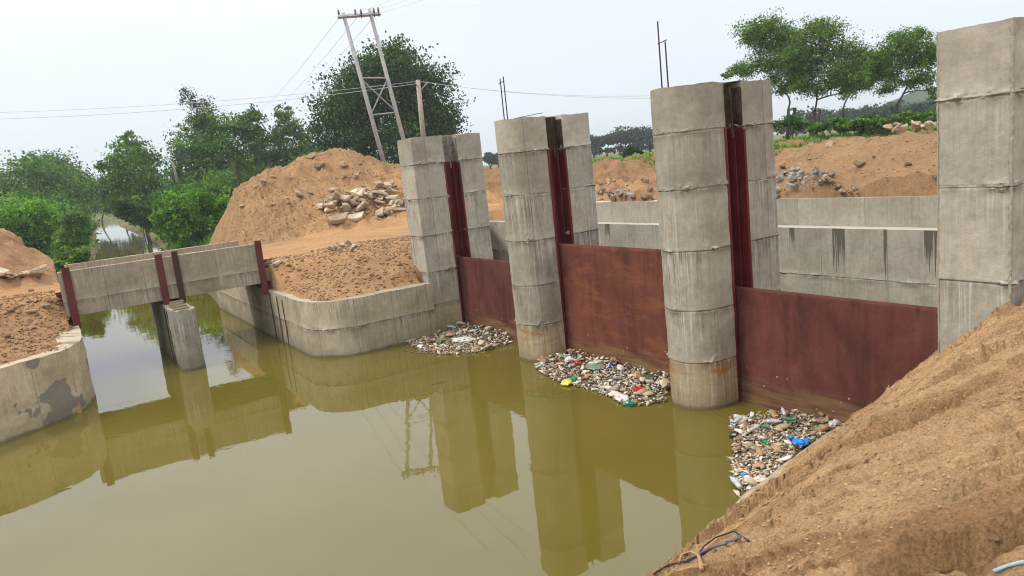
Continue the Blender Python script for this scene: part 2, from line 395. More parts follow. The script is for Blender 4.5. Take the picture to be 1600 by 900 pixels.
# ------------------------------------------------------------------ terrain
def stream_x(y):
    return np.interp(y, [10, 24, 50, 85, 176, 237, 300, 366, 1500], [-7.45, -7.45, -5.4, -2.6, 1.8, 6.5, 20, 60, 500])
def stream_w(y):
    return np.interp(y, [10, 20, 30, 85, 180, 1500], [2.7, 2.7, 2.9, 3.0, 2.2, 1.9])
def cone(x, y, cx, cy, top, slope, base=0, soft=.6, ax=1., ay=1.):
    d = np.sqrt(((x-cx)/ax)**2+((y-cy)/ay)**2+soft*soft)-soft
    ang = np.arctan2(y-cy, x-cx)
    g = fbm(np.cos(ang)*3.2+cx, np.sin(ang)*3.2+cy, d*.12, 4, .6)
    return top-slope*d*(1+.16*g)
def smax(a, b, k=.35):
    h = np.clip(.5+.5*(a-b)/k, 0, 1); return b+(a-b)*h+k*h*(1-h)
XD = 1.3
def height(x, y, fine=True):
    x = np.asarray(x, float); y = np.asarray(y, float)
    n1 = fbm(x*.22, y*.22, 3.1, 4); n2 = fbm(x*1.1, y*1.1, 7.7, 4, .55); n3 = fbm(x*4.3, y*4.3, 1.7, 3, .6)
    # plateau of the land
    P = 2.55+.12*n1
    P = P+sstep(3.5, 6.2, x)*.55*sstep(30, 12, y)
    far = np.hypot(x-CAM[0], y-CAM[1])
    P = P+sstep(55, 90, far)*sstep(-10, 25, x)*1.0 - sstep(30, 60, y)*sstep(0, -12, x)*.9
    # --- right bank, in front of the track
    d = np.minimum(y-10.35, (x+4.55)*1.1+np.maximum(0, y-13.9)*3)
    rise = 1.62+np.clip(d, 0, 9)*.28+.32*sstep(-3.2, -1.3, x)*sstep(10.4, 11, y)*sstep(13.5, 11.5, y)
    lump = sstep(.2, 1.4, d)*(.09*n2+.03*n3)
    G = np.where(x > -7.4, np.minimum(P, rise+lump), P)
    # --- left bank
    dl = np.minimum((y-(9.9+.51*(np.maximum(x, -14)+12.24))), (-10.35-x)*1.2+np.maximum(0, y-13.9)*3)-.35
    riseL = 1.62+np.clip(dl, 0, 9)*.17
    lumpL = sstep(.1, 1.0, dl)*(.12*n2+.045*n3)
    G = np.where(x <= -7.4, np.minimum(P, riseL+lumpL), G)
    # ruts of the track
    tr = track_d(x, y)
    G = G-.05*sstep(1.6, .6, np.abs(tr))*(.5+.5*np.sin(tr*7.5))
    # bank of the natural stream
    a = np.abs(x-stream_x(y))-stream_w(y)
    bankp = -.05+a*np.where(x > stream_x(y), .6, .42)+.18*n2*sstep(-.5, 1.5, a)
    G = np.where(y > 24.0, np.minimum(G, np.maximum(bankp, -1.2)), G)
    # --- earth heaps beside the track
    rough = .22*n2+.12*n3+.05*fbm(x*9, y*9, 2.2, 2)+.10*np.abs(fbm(x*.55+y*.25, y*.5-x*.2, 4.4, 3))
    H = cone(x, y, 4.5, 33.0, 6.85, .64, soft=.9, ax=1.25)
    H = smax(H, cone(x, y, 1.2, 33.4, 6.1, .66, soft=.6), .2)
    H = smax(H, cone(x, y, 8.2, 33.0, 5.5, .5, soft=1.2, ax=1.3), .5)
    H = smax(H, cone(x, y, .5, 29.2, 4.6, .55, soft=.8), .2)
    H = smax(H, cone(x, y, 2.6, 30.4, 4.9, .45, soft=.9), .4)
    H = smax(H, cone(x, y, 15.5, 39, 5.2, .42, soft=1.0, ax=1.6), .4)
    H = smax(H, cone(x, y, 21, 36, 4.6, .35, soft=1.0, ax=1.8), .4)
    H = smax(H, cone(x, y, -14.9, 26.0, 5.9, .68, soft=.8, ay=1.2), .4)
    # bank beyond the track, seen between the piers
    bank = 3.05+1.15*sstep(-2.5, 1.2, (x-23)*.55+(y-28)*.83)-.35*sstep(3, 9, (x-23)*.55+(y-28)*.83)
    H = np.where((x > 12) & (far < 90), np.maximum(H, bank+.25*n2*sstep(60, 40, far)), H)
    # hill behind the downstream wall
    ridge = 4.42-.30*np.maximum(0, 10.6-x-.25*(5-y))-.22*np.maximum(0, x-13.5)-.33*np.maximum(0, y-5.6)
    rill = .07*(1-2*np.abs(fbm((x*.45-y*.9)*1.6, (x*.9+y*.45)*.25, 5.5, 3)))+.03*np.sin((x*.45-y*.9)*9+2*n2)
    ridge = ridge+rill+.07*n2+.03*n3
    ridge2 = 3.55+.3*n2-.25*np.abs(y-9.3)
    H = np.where((x > 6.45) & (y < 30), smax(H, smax(ridge, ridge2, .25), .2), H)
    rough = np.where((x > 6.4) & (y < 8.5), rough*.4, rough)
    G = smax(G, H+rough*sstep(0, .8, H-G+.4), .22)
    # low ground and bushes beyond on the right
    # --- downstream basin and canal (water)
    basin = (x > -.2) & (x < 6.2) & (y > -6.3) & (y < 10.75+np.maximum(0, (x-XD))*1.72)
    pool = ((y < np.where(x > -1.2, 10.6, 10.2)) & (x < 1.4)) | ((x < -10.0) & (y < 13))
    leftland = (x < -10.4) & (dl > -.08)
    chan = (x > -10.4) & (x < -4.5) & (y < 24.0)
    water = (pool & ~leftland) | basin | chan
    # rounded corner of the right abutment
    cor = (x > -4.75) & (x < -3.35) & (y > 9.9) & (y < 11.35) & (((x+3.35)**2+(y-11.35)**2) > 1.15**2)
    water = water | cor
    right = x > stream_x(y)
    G = np.where((y > 24.0) & (a < np.where(right, 2.6, 1.3)), np.minimum(G, np.where(right, -.05+np.maximum(a, -2)*1.0+np.maximum(0, a-.6)*1.0, -.05+np.maximum(a, -2)*2.)), G)
    Zt = np.where(water & (y <= 24.0), -1.3, G)
    # --- sand slope in front of the camera
    edge = -2.70+.185*(np.minimum(x, 3)-.18)
    ds = edge-y
    u = x*.82-y*.57; v = x*.57+y*.82
    ril = fbm(u*.5, v*2.3, 2.2, 4, .55); ril2 = fbm(u*1.6, v*6.0, 8.2, 3, .6)
    S = .04+ds*.93
    S = np.where(S > 2.6, 2.6+(S-2.6)*.62, S)
    S = -np.logaddexp(-S*3.0, -3.4*3.0)/3.0
    crumb = np.maximum(0, fbm(x*5.5, y*5.5, 3.3, 4, .62)); 
    wv = v+.22*fbm(x*.7, y*.7, 4.1, 3)
    ril = fbm(u*.35, wv*1.7, 2.2, 4, .55); ril2 = 1-2*np.abs(fbm(u*.45, wv*3.0, 8.2, 4, .6))
    cr1 = np.exp(-(fbm(u*.6, wv*2.6, 6.6, 4, .6)/.05)**2)*sstep(-.05, .35, fbm(x*.9, y*.9, 1.2, 3))
    lump = np.maximum(0, fbm(x*7, y*7, 3.3, 4, .6))*sstep(-.15, .4, fbm(u*.8, wv*2., 7.7, 3))
    def scarp(freq, amp, sd, lo_):
        ph = wv*freq+.55*fbm(u*.5, v*.9, sd, 4, .55); fr = ph-np.floor(ph)
        amp_ = amp*sstep(lo_, .45, fbm(u*.5+sd, wv*.8, sd, 3))
        return amp_*(np.where(fr < .06, fr/.06, (1-(fr-.06)/.94)**1.8)-.55*np.exp(-((fr-.0)/.035)**2)-.55*np.exp(-((fr-1.)/.035)**2))
    S = S+sstep(.02, 1.2, ds)*(.05*ril+.03*ril2)+sstep(.02, .6, ds)*(scarp(1.3, .13, 1.7, -.3)+scarp(3.1, .065, 5.3, -.25)-.09*cr1+.055*lump+.022*fbm(x*16, y*16, 5.5, 3, .65))
    S = S+.10*sstep(.05, .25, ds)*sstep(.7, .3, ds)*np.maximum(0, fbm(x*2.2, y*2.2, 9.9, 3))
    S = np.where(ds > -.02, S, ds*1.2-.05)
    S = np.where(x > 1.2, np.where(y < -6.3, np.maximum(S, 3.0+.1*n2), -1.3), S)
    Zt = np.where((y < 5) & (x < 6.2), np.maximum(Zt, np.maximum(S, -1.3)), Zt)
    Zt = np.where((y < -6.3) & (x >= 6.2), np.maximum(3.1, Zt), Zt)
    return Zt
def track_d(x, y):
    """signed distance across the haul road (polyline)"""
    pts = np.array([(-60, 21), (-16, 20.5), (-9, 16.6), (-4, 16.6), (0, 21), (4, 25.5), (10, 29), (22, 26.5), (40, 24), (80, 30)], float)
    best = np.full(np.shape(x), 99.); sg = np.ones(np.shape(x))
    for a, b in zip(pts[:-1], pts[1:]):
        d = b-a; L = np.hypot(*d); d = d/L
        t = np.clip((x-a[0])*d[0]+(y-a[1])*d[1], 0, L)
        ex = x-a[0]-t*d[0]; ey = y-a[1]-t*d[1]
        r_ = np.hypot(ex, ey); s_ = np.sign(-d[1]*(x-a[0])+d[0]*(y-a[1]))
        k = r_ < best; best = np.where(k, r_, best); sg = np.where(k, s_, sg)
    return best*sg

def grow(start, stop, step, g=1.12):
    out = [start]; s_ = step
    while abs(out[-1]-start) < abs(stop-start):
        out.append(out[-1]+s_*(1 if stop > start else -1)); s_ *= g
    return out
gx = np.array(sorted(set(np.round(grow(-14, -1500, .15, 1.09)+list(np.arange(-14, -10.5, .12))+list(np.arange(-10.5, -8.5, .06))+list(np.arange(-8.5, 1.2, .034)) +
      list(np.arange(1.2, 30, .13))+grow(30, 1500, .16, 1.075), 4))))
gy = np.array(sorted(set(np.round(grow(-9, -1500, .2, 1.15)+list(np.arange(-9, -2.3, .032))+list(np.arange(-2.3, 9.5, .35)) +
      list(np.arange(9.5, 20, .09))+list(np.arange(20, 36, .12))+grow(36, 1500, .16, 1.07), 4))))
GX, GY = np.meshgrid(gx, gy)
GZ = height(GX, GY)
def soil(x, y, z):
    n1 = fbm(x*.35, y*.35, 6.1, 4); n2 = fbm(x*1.7, y*1.7, 2.7, 3)
    far = np.hypot(x-CAM[0], y-CAM[1])
    dirt = np.array((.35, .205, .105)); orange = np.array((.42, .235, .11)); dark = np.array((.22, .125, .065))
    sand = np.array((.46, .285, .145)); green = np.array((.085, .13, .035)); mud = np.array((.14, .11, .055))
    tanh_ = np.array((.325, .195, .095)); hillc = np.array((.29, .175, .09)); dry = np.array((.15, .16, .05))
    def mix(a, b, t): return a+(b-a)*np.clip(t, 0, 1)[..., None]
    c = np.zeros(x.shape+(3,))+dirt
    c = mix(c, tanh_, sstep(24, 28, y)*(x < 14))
    c = mix(c, dark, sstep(0, .8, n2)*.4*(far < 60))
    c = mix(c, orange, sstep(3.9, 1.5, np.abs(track_d(x, y))+.5*n2)*(.85+.15*n2))
    c = mix(c, hillc, ((x > 6.3) & (y < 7.5) & (x < 25)).astype(float))
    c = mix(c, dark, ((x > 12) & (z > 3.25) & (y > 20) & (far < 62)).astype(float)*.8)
    # green fields and banks far away
    gr = sstep(54, 64, far+3*n1)*(x > 8)+sstep(34, 46, y+3*n1)*(x <= 8)
    c = mix(c, green, np.clip(gr, 0, 1)*(.8+.3*n2))
    c = mix(c, dry, np.clip(gr, 0, 1)*sstep(.1, .7, n1)*.5)
    c = mix(c, mud, sstep(.7, .15, z)*(y > 19))
    c = mix(c, dry, ((y > 19) & (z > .3) & (z < 1.6) & (np.abs(x-stream_x(y)) < 9)).astype(float)*.6)
    c = mix(c, sand, ((y < -2) & (x < 6.2)).astype(float))
    c = mix(c, np.array((.30, .165, .075)), ((y < -2) & (x < 6.2)).astype(float)*sstep(.0, .5, fbm((x*.82-y*.57)*.5, (x*.57+y*.82)*2.2, 4.4, 4, .6))*.75)
    return c
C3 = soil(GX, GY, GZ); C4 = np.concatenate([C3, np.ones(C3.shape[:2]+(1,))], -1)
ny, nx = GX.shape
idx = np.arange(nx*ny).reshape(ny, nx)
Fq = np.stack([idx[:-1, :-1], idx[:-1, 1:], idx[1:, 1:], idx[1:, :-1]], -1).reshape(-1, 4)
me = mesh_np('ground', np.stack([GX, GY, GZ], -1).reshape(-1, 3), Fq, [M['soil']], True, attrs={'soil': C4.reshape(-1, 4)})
link('ground', me, kind='structure')

def gz(x, y): return float(height(np.array([x]), np.array([y]))[0])
def hit(px, py, t0=6., t1=130.):
    d = ray(px, py); d = d/math.hypot(d[0], d[1])
    for n_ in (260, 40):
        t = np.linspace(t0, t1, n_); X = CAM[0]+t*d[0]; Y = CAM[1]+t*d[1]; Zr = CAM[2]+t*d[2]
        h = height(X, Y); k = int(np.argmax(Zr < h)); t0, t1 = t[max(k-1, 0)], t[k]
    return np.array([X[k], Y[k], h[k]])

# water
wm = MB(); wm.add([(-220, -6, 0), (7, -6, 0), (7, 24.0, 0), (60, 45, 0), (90, 420, 0), (-60, 420, 0), (-40, 24.0, 0), (-220, 24.0, 0)], [tuple(range(8))])
link('water', wm.mesh('water', M['water']), kind='structure')

# ------------------------------------------------------------------ cast concrete pieces
def resample(poly, step, closed=True):
    out = []; cum = []; s_ = 0
    m = len(poly)
    for i in range(m if closed else m-1):
        a = np.array(poly[i]); b = np.array(poly[(i+1) % m]); L = np.hypot(*(b-a)); k = max(1, int(math.ceil(L/step)))
        for j in range(k):
            out.append(a+(b-a)*j/k); cum.append(s_+L*j/k)
        s_ += L
    if not closed: out.append(np.array(poly[-1])); cum.append(s_)
    return np.array(out), np.array(cum), s_
def loft(name, poly, z0, z1, mat, joints=(), step=.036, zstep=.034, amp=.006, ridge=.019, origin=(0, 0), seed=0., parent=None, chip=.03, topmat=None, topfn=None):
    """vertical cast body with a closed outline (counter-clockwise), pour joints and a rough top"""
    P, cum, L = resample(poly, step)
    n = len(P)
    T = np.roll(P, -1, 0)-np.roll(P, 1, 0); Nn = np.stack([T[:, 1], -T[:, 0]], -1); Nn /= np.linalg.norm(Nn, axis=1)[:, None]+1e-9
    zs = set(np.linspace(z0, z1, int((z1-z0)/zstep)+2).round(4))
    for j in joints:
        for d in (-.03, -.015, -.006, 0, .008, .02, .035): zs.add(round(j+d, 4))
    zs = np.array(sorted(z for z in zs if z0 <= z <= z1)); m = len(zs)
    X = P[None, :, 0]+0*zs[:, None]; Y = P[None, :, 1]+0*zs[:, None]; Zz = zs[:, None]+0*X
    cu = cum[None, :]+0*Zz
    off = amp*fbm(X*2.3+seed, Y*2.3, Zz*2.3, 3)+amp*.5*fbm(X*11+seed, Y*11, Zz*11, 3)
    rr = random.Random(int(seed*13)+1)
    lv = [rr.uniform(-.006, .006) for _ in range(len(joints)+1)]
    li = np.zeros(len(zs), int)
    for j in joints: li += (zs > j)
    off = off+np.array(lv)[li][:, None]
    for j in joints:
        w = j+.012*fbm(cu*1.5+seed, cu*0, 2.2, 3)
        dz = Zz-w
        k = np.clip(fbm(cu*2.3+seed*2, cu*0+j, 1.1, 4)*1.6+.45, .05, 1.6)
        off = off+ridge*.38*k*np.exp(-((dz-.018)/.016)**2)-ridge*.6*np.exp(-((dz+.004)/.010)**2)
        off = off+ridge*2.2*k*np.clip(fbm(X*15, Y*15, Zz*15, 4, .7), 0, 1)*np.exp(-((dz-.025)/.075)**2)
    V = np.stack([X+Nn[None, :, 0]*off, Y+Nn[None, :, 1]*off, Zz], -1)
    V[-1, :, 2] += chip*.5*fbm(P[:, 0]*4, P[:, 1]*4, seed, 3)
    if topfn is not None: V[-1, :, 2] = topfn(P)
    V = V.reshape(-1, 3)
    uvs = np.stack([cu, Zz], -1).reshape(-1, 2)
    id_ = np.arange(m*n).reshape(m, n); nxt = np.roll(id_, -1, 1)
    F = np.stack([id_[:-1], nxt[:-1], nxt[1:], id_[1:]], -1).reshape(-1, 4)
    me = mesh_np(name, V-np.array([origin[0], origin[1], 0]), F, [mat], True, uv=uvs)
    bm = bmesh.new(); bm.from_mesh(me); bm.verts.ensure_lookup_table()
    top = [bm.verts[int(i)] for i in id_[-1]]
    f = bm.faces.new(top); f.smooth = False
    if topmat: me.materials.append(topmat); f.material_index = 1
    r_ = bmesh.ops.triangulate(bm, faces=[f])
    uvl = bm.loops.layers.uv.verify()
    for tf in r_['faces']:
        for lp in tf.loops: lp[uvl].uv = (lp.vert.co.x*1.3+lp.vert.co.y, z1-.4+lp.vert.co.y*.3)
    bm.to_mesh(me); bm.free()
    try: me.set_sharp_from_angle(angle=math.radians(38))
    except Exception: pass
    o = link(name, me, parent)
    if parent is None: o.location = (origin[0], origin[1], 0)
    return o

HW = .608; X0P = -.358; XE = 1.34; SL = .485; SD = .26
def arc(cx, cy, r_, a0, a1, k):
    return [(cx+r_*math.cos(math.radians(a0+(a1-a0)*i/k)), cy+r_*math.sin(math.radians(a0+(a1-a0)*i/k))) for i in range(k+1)]
def pier_outline(yc, nose, slots=(1, 1), w0=HW, w1=HW):
    # counter-clockwise starting at the near (-y) side behind the nose
    pts = []
    if nose: pts += arc(X0P, yc, HW, 90, 270, 22)
    else: pts += [(-1.05, yc+w1), (-1.05, yc-w0)]
    ys = yc-w0
    if slots[0]: pts += [(0, ys), (0, ys+SD), (SL, ys+SD), (SL, ys)]
    pts += [(XE, ys), (XE, yc+w1)]
    ye = yc+w1
    if slots[1]: pts += [(SL, ye), (SL, ye-SD), (0, ye-SD), (0, ye)]
    return pts
JZ = JOINTS
def guides(root, yc, side, oy, w0=HW, lin='slotdark'):
    """steel channel lining one slot; side -1 faces the camera side"""
    ys = yc+side*w0; s_ = -side
    x = 0.; zt = 5.2
    mb = MB()
    for (xa, xb, da, db) in ((.004, .016, -.012, SD-.02), (SL-.016, SL-.004, -.012, SD-.02), (.016, SL-.016, SD-.03, SD-.018),
                             (.10, .112, .10, SD-.03), (.30, .312, .06, SD-.03), (-.045, .004, -.012, -.003), (SL-.004, SL+.04, -.012, -.003)):
        ya, yb = sorted((ys+s_*da, ys+s_*db))
        mb.box((xa, ya-oy, -1), (xb, yb-oy, zt if xa < .2 else zt-.03))
    link('guide_channel', mb.mesh('guide_channel', M['guide']), root)
    d = MB()                                   # bare rough pocket above the steel
    ya, yb = sorted((ys+s_*(SD-.028), ys+s_*(SD-.008)))
    d.box((.012, ya-oy, zt+.01), (SL-.012, yb-oy, 5.97))
    for xa in (.006, SL-.02):
        ya, yb = sorted((ys+s_*.012, ys+s_*(SD-.03))); d.box((xa, ya-oy, zt+.01), (xa+.014, yb-oy, 5.96-.06*(xa > .2)))
    ya, yb = sorted((ys+s_*.02, ys+s_*(.05))); d.box((.20, ya-oy, zt-.2), (.23, yb-oy, 5.93))
    link('slot_lining', d.mesh('slot_lining', M[lin]), root)

def pier(yc, nose, mat, label, slots, seed, joints=JZ, w0=HW, w1=HW):
    root = empty('sluice_pier', (0, yc, 0), label=label, category='pier', group='concrete piers of the sluice')
    loft('shaft', pier_outline(yc, nose, slots, w0, w1), -1.2, 6.0, mat, joints, origin=(0, yc), seed=seed, parent=root)
    if slots[0]: guides(root, yc, -1, yc, w0, 'slotdark' if slots[1] else 'slotgrey')
    if slots[1]: guides(root, yc, 1, yc, w1)
    return root
S1, S2, S4 = 10.83, 5.451, -5.451
p1 = pier(S1, False, M['pier1'], 'square edged concrete pier standing against the earth bank, farthest left of the sluice piers', (1, 0), 3.1, w1=.35)
p2 = pier(S2, True, M['pier2'], 'round nosed concrete pier between the far maroon gate and the rusty middle gate', (1, 1), 2.3)
p3 = pier(0., True, M['pier3'], 'tall round nosed concrete pier with two rebars on top, beside the nearest gate', (1, 1), 1.)
p4 = pier(S4, False, M['pier4'], 'tall square concrete pier rising out of the sand slope at the right edge', (0, 1), 4.7, joints=[1.93, 2.93, 4.11, 5.17], w0=.22)
# rough mortar seam down the corner of the right-hand pier
def seam_mesh(x, y, z0, z1, w=.028, seed=1):
    zs = np.arange(z0, z1, .022); k = 9; V = []; F = []
    for i, z_ in enumerate(zs):
        for j in range(k):
            a = 2*math.pi*j/k
            r_ = w*(.55+.9*abs(float(fbm(np.array([z_*9+j*.7]), np.array([j*1.1+seed]), 2., 3)[0])))
            V.append((x+r_*math.cos(a), y+r_*math.sin(a), z_))
    for i in range(len(zs)-1):
        for j in range(k): F.append((i*k+j, i*k+(j+1) % k, (i+1)*k+(j+1) % k, (i+1)*k+j))
    return mesh_np('mortar_seam', V, F, [simple('rough mortar', (.24,.22,.18), (.40,.37,.31), 20, .95, .01)], True)
link('mortar_seam', seam_mesh(-1.05, -.22, 1.2, 5.98, .022), p4)
link('mortar_seam', seam_mesh(-1.05, HW, 1.2, 5.98, .012, 4), p4)
# starter bars
def bars(root, oy, spec, tie):
    for (x, y, z1, lean) in spec:
        b = MB(); b.tube([(x, y-oy, 5.8), (x+lean*.5, y-oy+lean*.2, (5.8+z1)/2), (x+lean, y-oy+lean*.5, z1)], .014, 6)
        link('rebar', b.mesh('rebar', M['rebar'], True), root)
    b = MB(); x, y, z_ = tie; b.tube([(x-.05, y-oy+.07, z_), (x, y-oy-.12, z_+.04)], .009, 5)
    link('tie_wire', b.mesh('tie_wire', M['rebar'], True), root)
bars(p3, 0., ((-.6, .30, 7.22, 0.), (-.58, .16, 6.84, -.01)), (-.6, .22, 6.82))
bars(p2, S2, ((-.6, 6.18-.45, 7.02, .0), (-.58, 6.06-.45, 7.05, 0.)), (-.6, 5.68, 6.9))
b = MB(); b.tube([(-.45, .1, 6.03), (-.1, -.1, 6.07), (.2, -.25, 6.10)], .008, 5)
link('tie_wire', b.mesh('tie_wire', M['rebar'], True), p2)

# gates
def gate(y0, y1, zt, mat, label):
    root = empty('sluice_gate', (.17, (y0+y1)/2, 0), label=label, category='sluice gate', group='maroon steel gates between the piers')
    yc = (y0+y1)/2; hl = (y1-y0)/2
    ys = np.linspace(-hl, hl, 60); zs = np.linspace(-.8, zt, 46)
    YY, ZZ = np.meshgrid(ys, zs); XX = -.10+.010*fbm(YY*1.1+yc, ZZ*1.4, 1.3, 3)
    V = np.stack([XX, YY, ZZ], -1).reshape(-1, 3); i_ = np.arange(len(V)).reshape(YY.shape)
    F = np.stack([i_[:-1, 1:], i_[:-1, :-1], i_[1:, :-1], i_[1:, 1:]], -1).reshape(-1, 4)
    me = mesh_np('skin_plate', V, F, [mat], True)
    o = link('skin_plate', me, root); so = o.modifiers.new('s', 'SOLIDIFY'); so.thickness = .014; so.offset = -1
    for z_ in (.3, 1.0, 1.7, zt-.12):
        m = MB(); m.box((-.075, -hl+.3, z_-.05), (.06, hl-.3, z_+.05)); link('stiffener', m.mesh('stiffener', mat), root)
gate(S2+HW-.2, S1-HW+.2, 2.29, M['maroon'], 'maroon steel gate farthest away, beside the earth bank')
gate(HW-.2, S2-HW+.2, 2.88, M['maroonB'], 'rust stained steel gate in the middle, standing higher than its neighbours')
gate(S4+HW-.2, -HW+.2, 2.26, M['maroon'], 'nearest and widest looking maroon steel gate above the sand slope')

# abutment walls
WT = 1.65
wr = [(-4.70, 24.0)]+[(-4.70, 12.1)]+arc(-3.35, 11.35, 1.35, 180, 268, 14)[1:]+[(-1.07, 10.0), (-1.07, 10.42), (-3.2, 10.42)]+arc(-3.35, 11.35, .93, 268, 180, 10)+[(-4.28, 24.0)]
loft('retaining_wall', wr, -1.2, WT, M['wallR'], [.83], step=.08, zstep=.06, amp=.010, ridge=.012, origin=(-4, 12), seed=5)
o = bpy.data.objects['retaining_wall']; o['label'] = 'curved concrete retaining wall under the earth bank, right of the little bridge'; o['category'] = 'retaining wall'
wlft = [(-10.20, 24.0), (-10.62, 24.0), (-10.62, 12.4)]+[(-10.85, 11.55), (-11.7, 10.75), (-14.2, 9.45), (-40, 8.0), (-40, 7.5), (-14.1, 8.98), (-12.24, 9.88), (-11.45, 10.30)]+[(-10.82, 10.72), (-10.52, 11.15), (-10.32, 11.75), (-10.2, 12.4)]
loft('retaining_wall', wlft, -1.2, WT, M['wallL'], [], step=.1, zstep=.07, amp=.016, ridge=.0, origin=(-11, 11), seed=6)
o = bpy.data.objects['retaining_wall.001']; o['label'] = 'pale concrete retaining wall with grey mortar patches at the left edge'; o['category'] = 'retaining wall'

# downstream stepped wall
root = empty('stepped_wall', (6, 5, 0), label='long two tier concrete wall behind the gates, dark drips down its lower tier', category='wall')
loft('lower_tier', [(6., 18.9), (6., -6.9), (6.42, -6.9), (6.42, 18.9)], -1.2, 2.5, M['stepwall'], [1.25], step=.12, zstep=.07, amp=.008, origin=(6, 5), seed=9, parent=root, topmat=simple('pale cement top', (.40,.37,.32), (.50,.47,.41), 8, .9, .004), chip=.006)  # top face paler than the sides of the wall
loft('upper_tier', [(6.43, 13.5), (6.43, -6.9), (6.78, -6.9), (6.78, 13.5)], 1.8, 3.22, M['upwall'], [], step=.12, zstep=.08, amp=.006, origin=(6, 5), seed=10, parent=root, topmat=bpy.data.materials['pale cement top'], chip=.006)
loft('wing_wall', [(6.0, 19.2), (1.34, 11.2), (1.34, 10.85), (6., 18.85)], -1.2, 2.5, M['stepwall'], [1.25], step=.2, zstep=.2, origin=(6, 5), seed=9, parent=root)

# concrete lining edge showing at the toe of the sand slope
V = []; xs = np.arange(-5.4, 1.0, .12)
for x in xs:
    ye = -2.70+.185*(x-.18)
    w = .035*float(fbm(np.array([x*2.]), np.array([0.]), 3.3, 3)[0])
    dn = .25*(1-float(sstep(-5.0, -3.0, x))); V += [(x, ye+.10+w*.3-dn, -.4), (x, ye+.10+w*.3-dn, .07+w*.3-dn), (x, ye+.03+w-dn, .10+w*.4-dn), (x, ye-.2-dn, .15-dn)]
F = []
for i in range(len(xs)-1):
    for j in range(3): F.append((i*4+j, i*4+j+1, i*4+5+j, i*4+4+j))
lin = link('canal_lining', mesh_np('canal_lining', V, F, [simple('dusty lining concrete', (.28,.20,.12), (.46,.37,.26), 6, .95, .01)], True),
           label='rough concrete lining edge along the foot of the sand slope', category='canal lining')

# ------------------------------------------------------------------ bridge
root = empty('canal_bridge', (-7.5, 16.5, 0), label='small two span concrete bridge carrying the dirt road over the canal', category='bridge')
def wallbox(name, x0, x1, y0, y1, z0, z1, mat, seed, parent, org, joints=(), step=.1, cut=None):
    return loft(name, [(x0, y1), (x0, y0), (x1, y0), (x1, y1)], z0, z1, mat, joints, step=step, zstep=.06, amp=.006, ridge=.007, origin=org, seed=seed, parent=parent, chip=.012)
wallbox('parapet', -10.45, -4.86, 14.86, 15.12, 1.93, 3.24, M['bridge'], 7, root, (-7.5, 16.5), [2.35], .08)
wallbox('parapet', -10.2, -4.72, 18.0, 18.26, 1.95, 3.22, M['bridge'], 7.7, root, (-7.5, 16.5), [2.35], .1)
mb = MB(); mb.box((-10.45+7.5, 15.1-16.5, 1.94), (-4.5+7.5, 18.02-16.5, 2.38))
link('deck', mb.mesh('deck', simple('deck concrete', (.2,.18,.14), (.34,.3,.25), 3, .95, .01)), root)
ds_ = link('deck_soil', None, None) if False else None
xs = np.linspace(-10.6, -4.3, 60); ys = np.linspace(15.13, 17.99, 30); XX, YY = np.meshgrid(xs, ys)
ZZ = 2.56+.07*fbm(XX*1.3, YY*1.3, 3.3, 4)+.12*sstep(.5, 0, np.minimum(YY-15.13, 17.99-YY))
V = np.stack([XX+7.5, YY-16.5, ZZ], -1).reshape(-1, 3); i_ = np.arange(len(V)).reshape(XX.shape)
F = np.stack([i_[:-1, :-1], i_[:-1, 1:], i_[1:, 1:], i_[1:, :-1]], -1).reshape(-1, 4)
so = np.zeros((len(V), 4))+np.array((.45, .24, .105, 1))
link('road_surface', mesh_np('road_surface', V, F, [M['soil']], True, attrs={'soil': so}), root)
def pier_top(P):
    r_ = .0+.05*fbm(P[:, 0]*5, P[:, 1]*5, 1.1, 3); return 1.78+r_
loft('pier', [(-7.9, 18.2), (-7.9, 13.05), (-7.72, 12.86), (-7.46, 12.86), (-7.28, 13.05), (-7.28, 18.2)], -1.2, 1.8, M['bpier'], [],
     step=.07, zstep=.05, amp=.012, ridge=0, origin=(-7.5, 16.5), seed=8, parent=root, topfn=pier_top)
mb = MB()
for (xa, ya, w, h) in ((-7.82, 13.15, .42, .05), (-7.8, 13.55, .40, .09), (-7.8, 13.95, .38, .12), (-7.75, 14.3, .4, .16)):
    mb.box((xa+7.5, ya-16.5, 1.6), (xa+w+7.5, ya+.3-16.5, 1.80+h*.6))
link('rough_ledge', mb.mesh('rough_ledge', M['wallL'], bevel=.02), root)

def channel_post(x, y, z0, z1, mat, label, lean=0., w=.20, flip=1):
    mb = MB(); t = .012; dp = .09*flip
    mb.box((-w/2, -.004, 0), (w/2, .008, z1-z0))
    mb.box((-w/2, min(.009, dp), 0), (-w/2+t, max(.009, dp), z1-z0)); mb.box((w/2-t, min(.009, dp), 0), (w/2, max(.009, dp), z1-z0))
    for k in range(6):
        zc = .3+k*(z1-z0-.5)/5
        mb.box((-.012, -.010, zc), (.012, -.0045, zc+.024))
    o = link('channel_post', mb.mesh('channel_post', mat), None, (x, y, z0), label=label, category='steel post')
    o.rotation_euler = (0, lean, 0); return o
channel_post(-10.24, 14.80, 1.55, 3.36, M['post'], 'maroon steel channel post at the left end of the bridge', flip=.5)
channel_post(-7.78, 14.80, 1.75, 3.36, M['post'], 'maroon steel channel post by the middle of the bridge, above its pier', flip=.5)
channel_post(-7.32, 14.79, 1.75, 3.38, M['postdark'], 'dark brown rusty steel post just right of the maroon one at mid bridge', w=.17, flip=.5)
channel_post(-4.79, 14.80, 1.55, 3.34, M['post'], 'maroon steel channel post at the right end of the bridge', flip=.5)
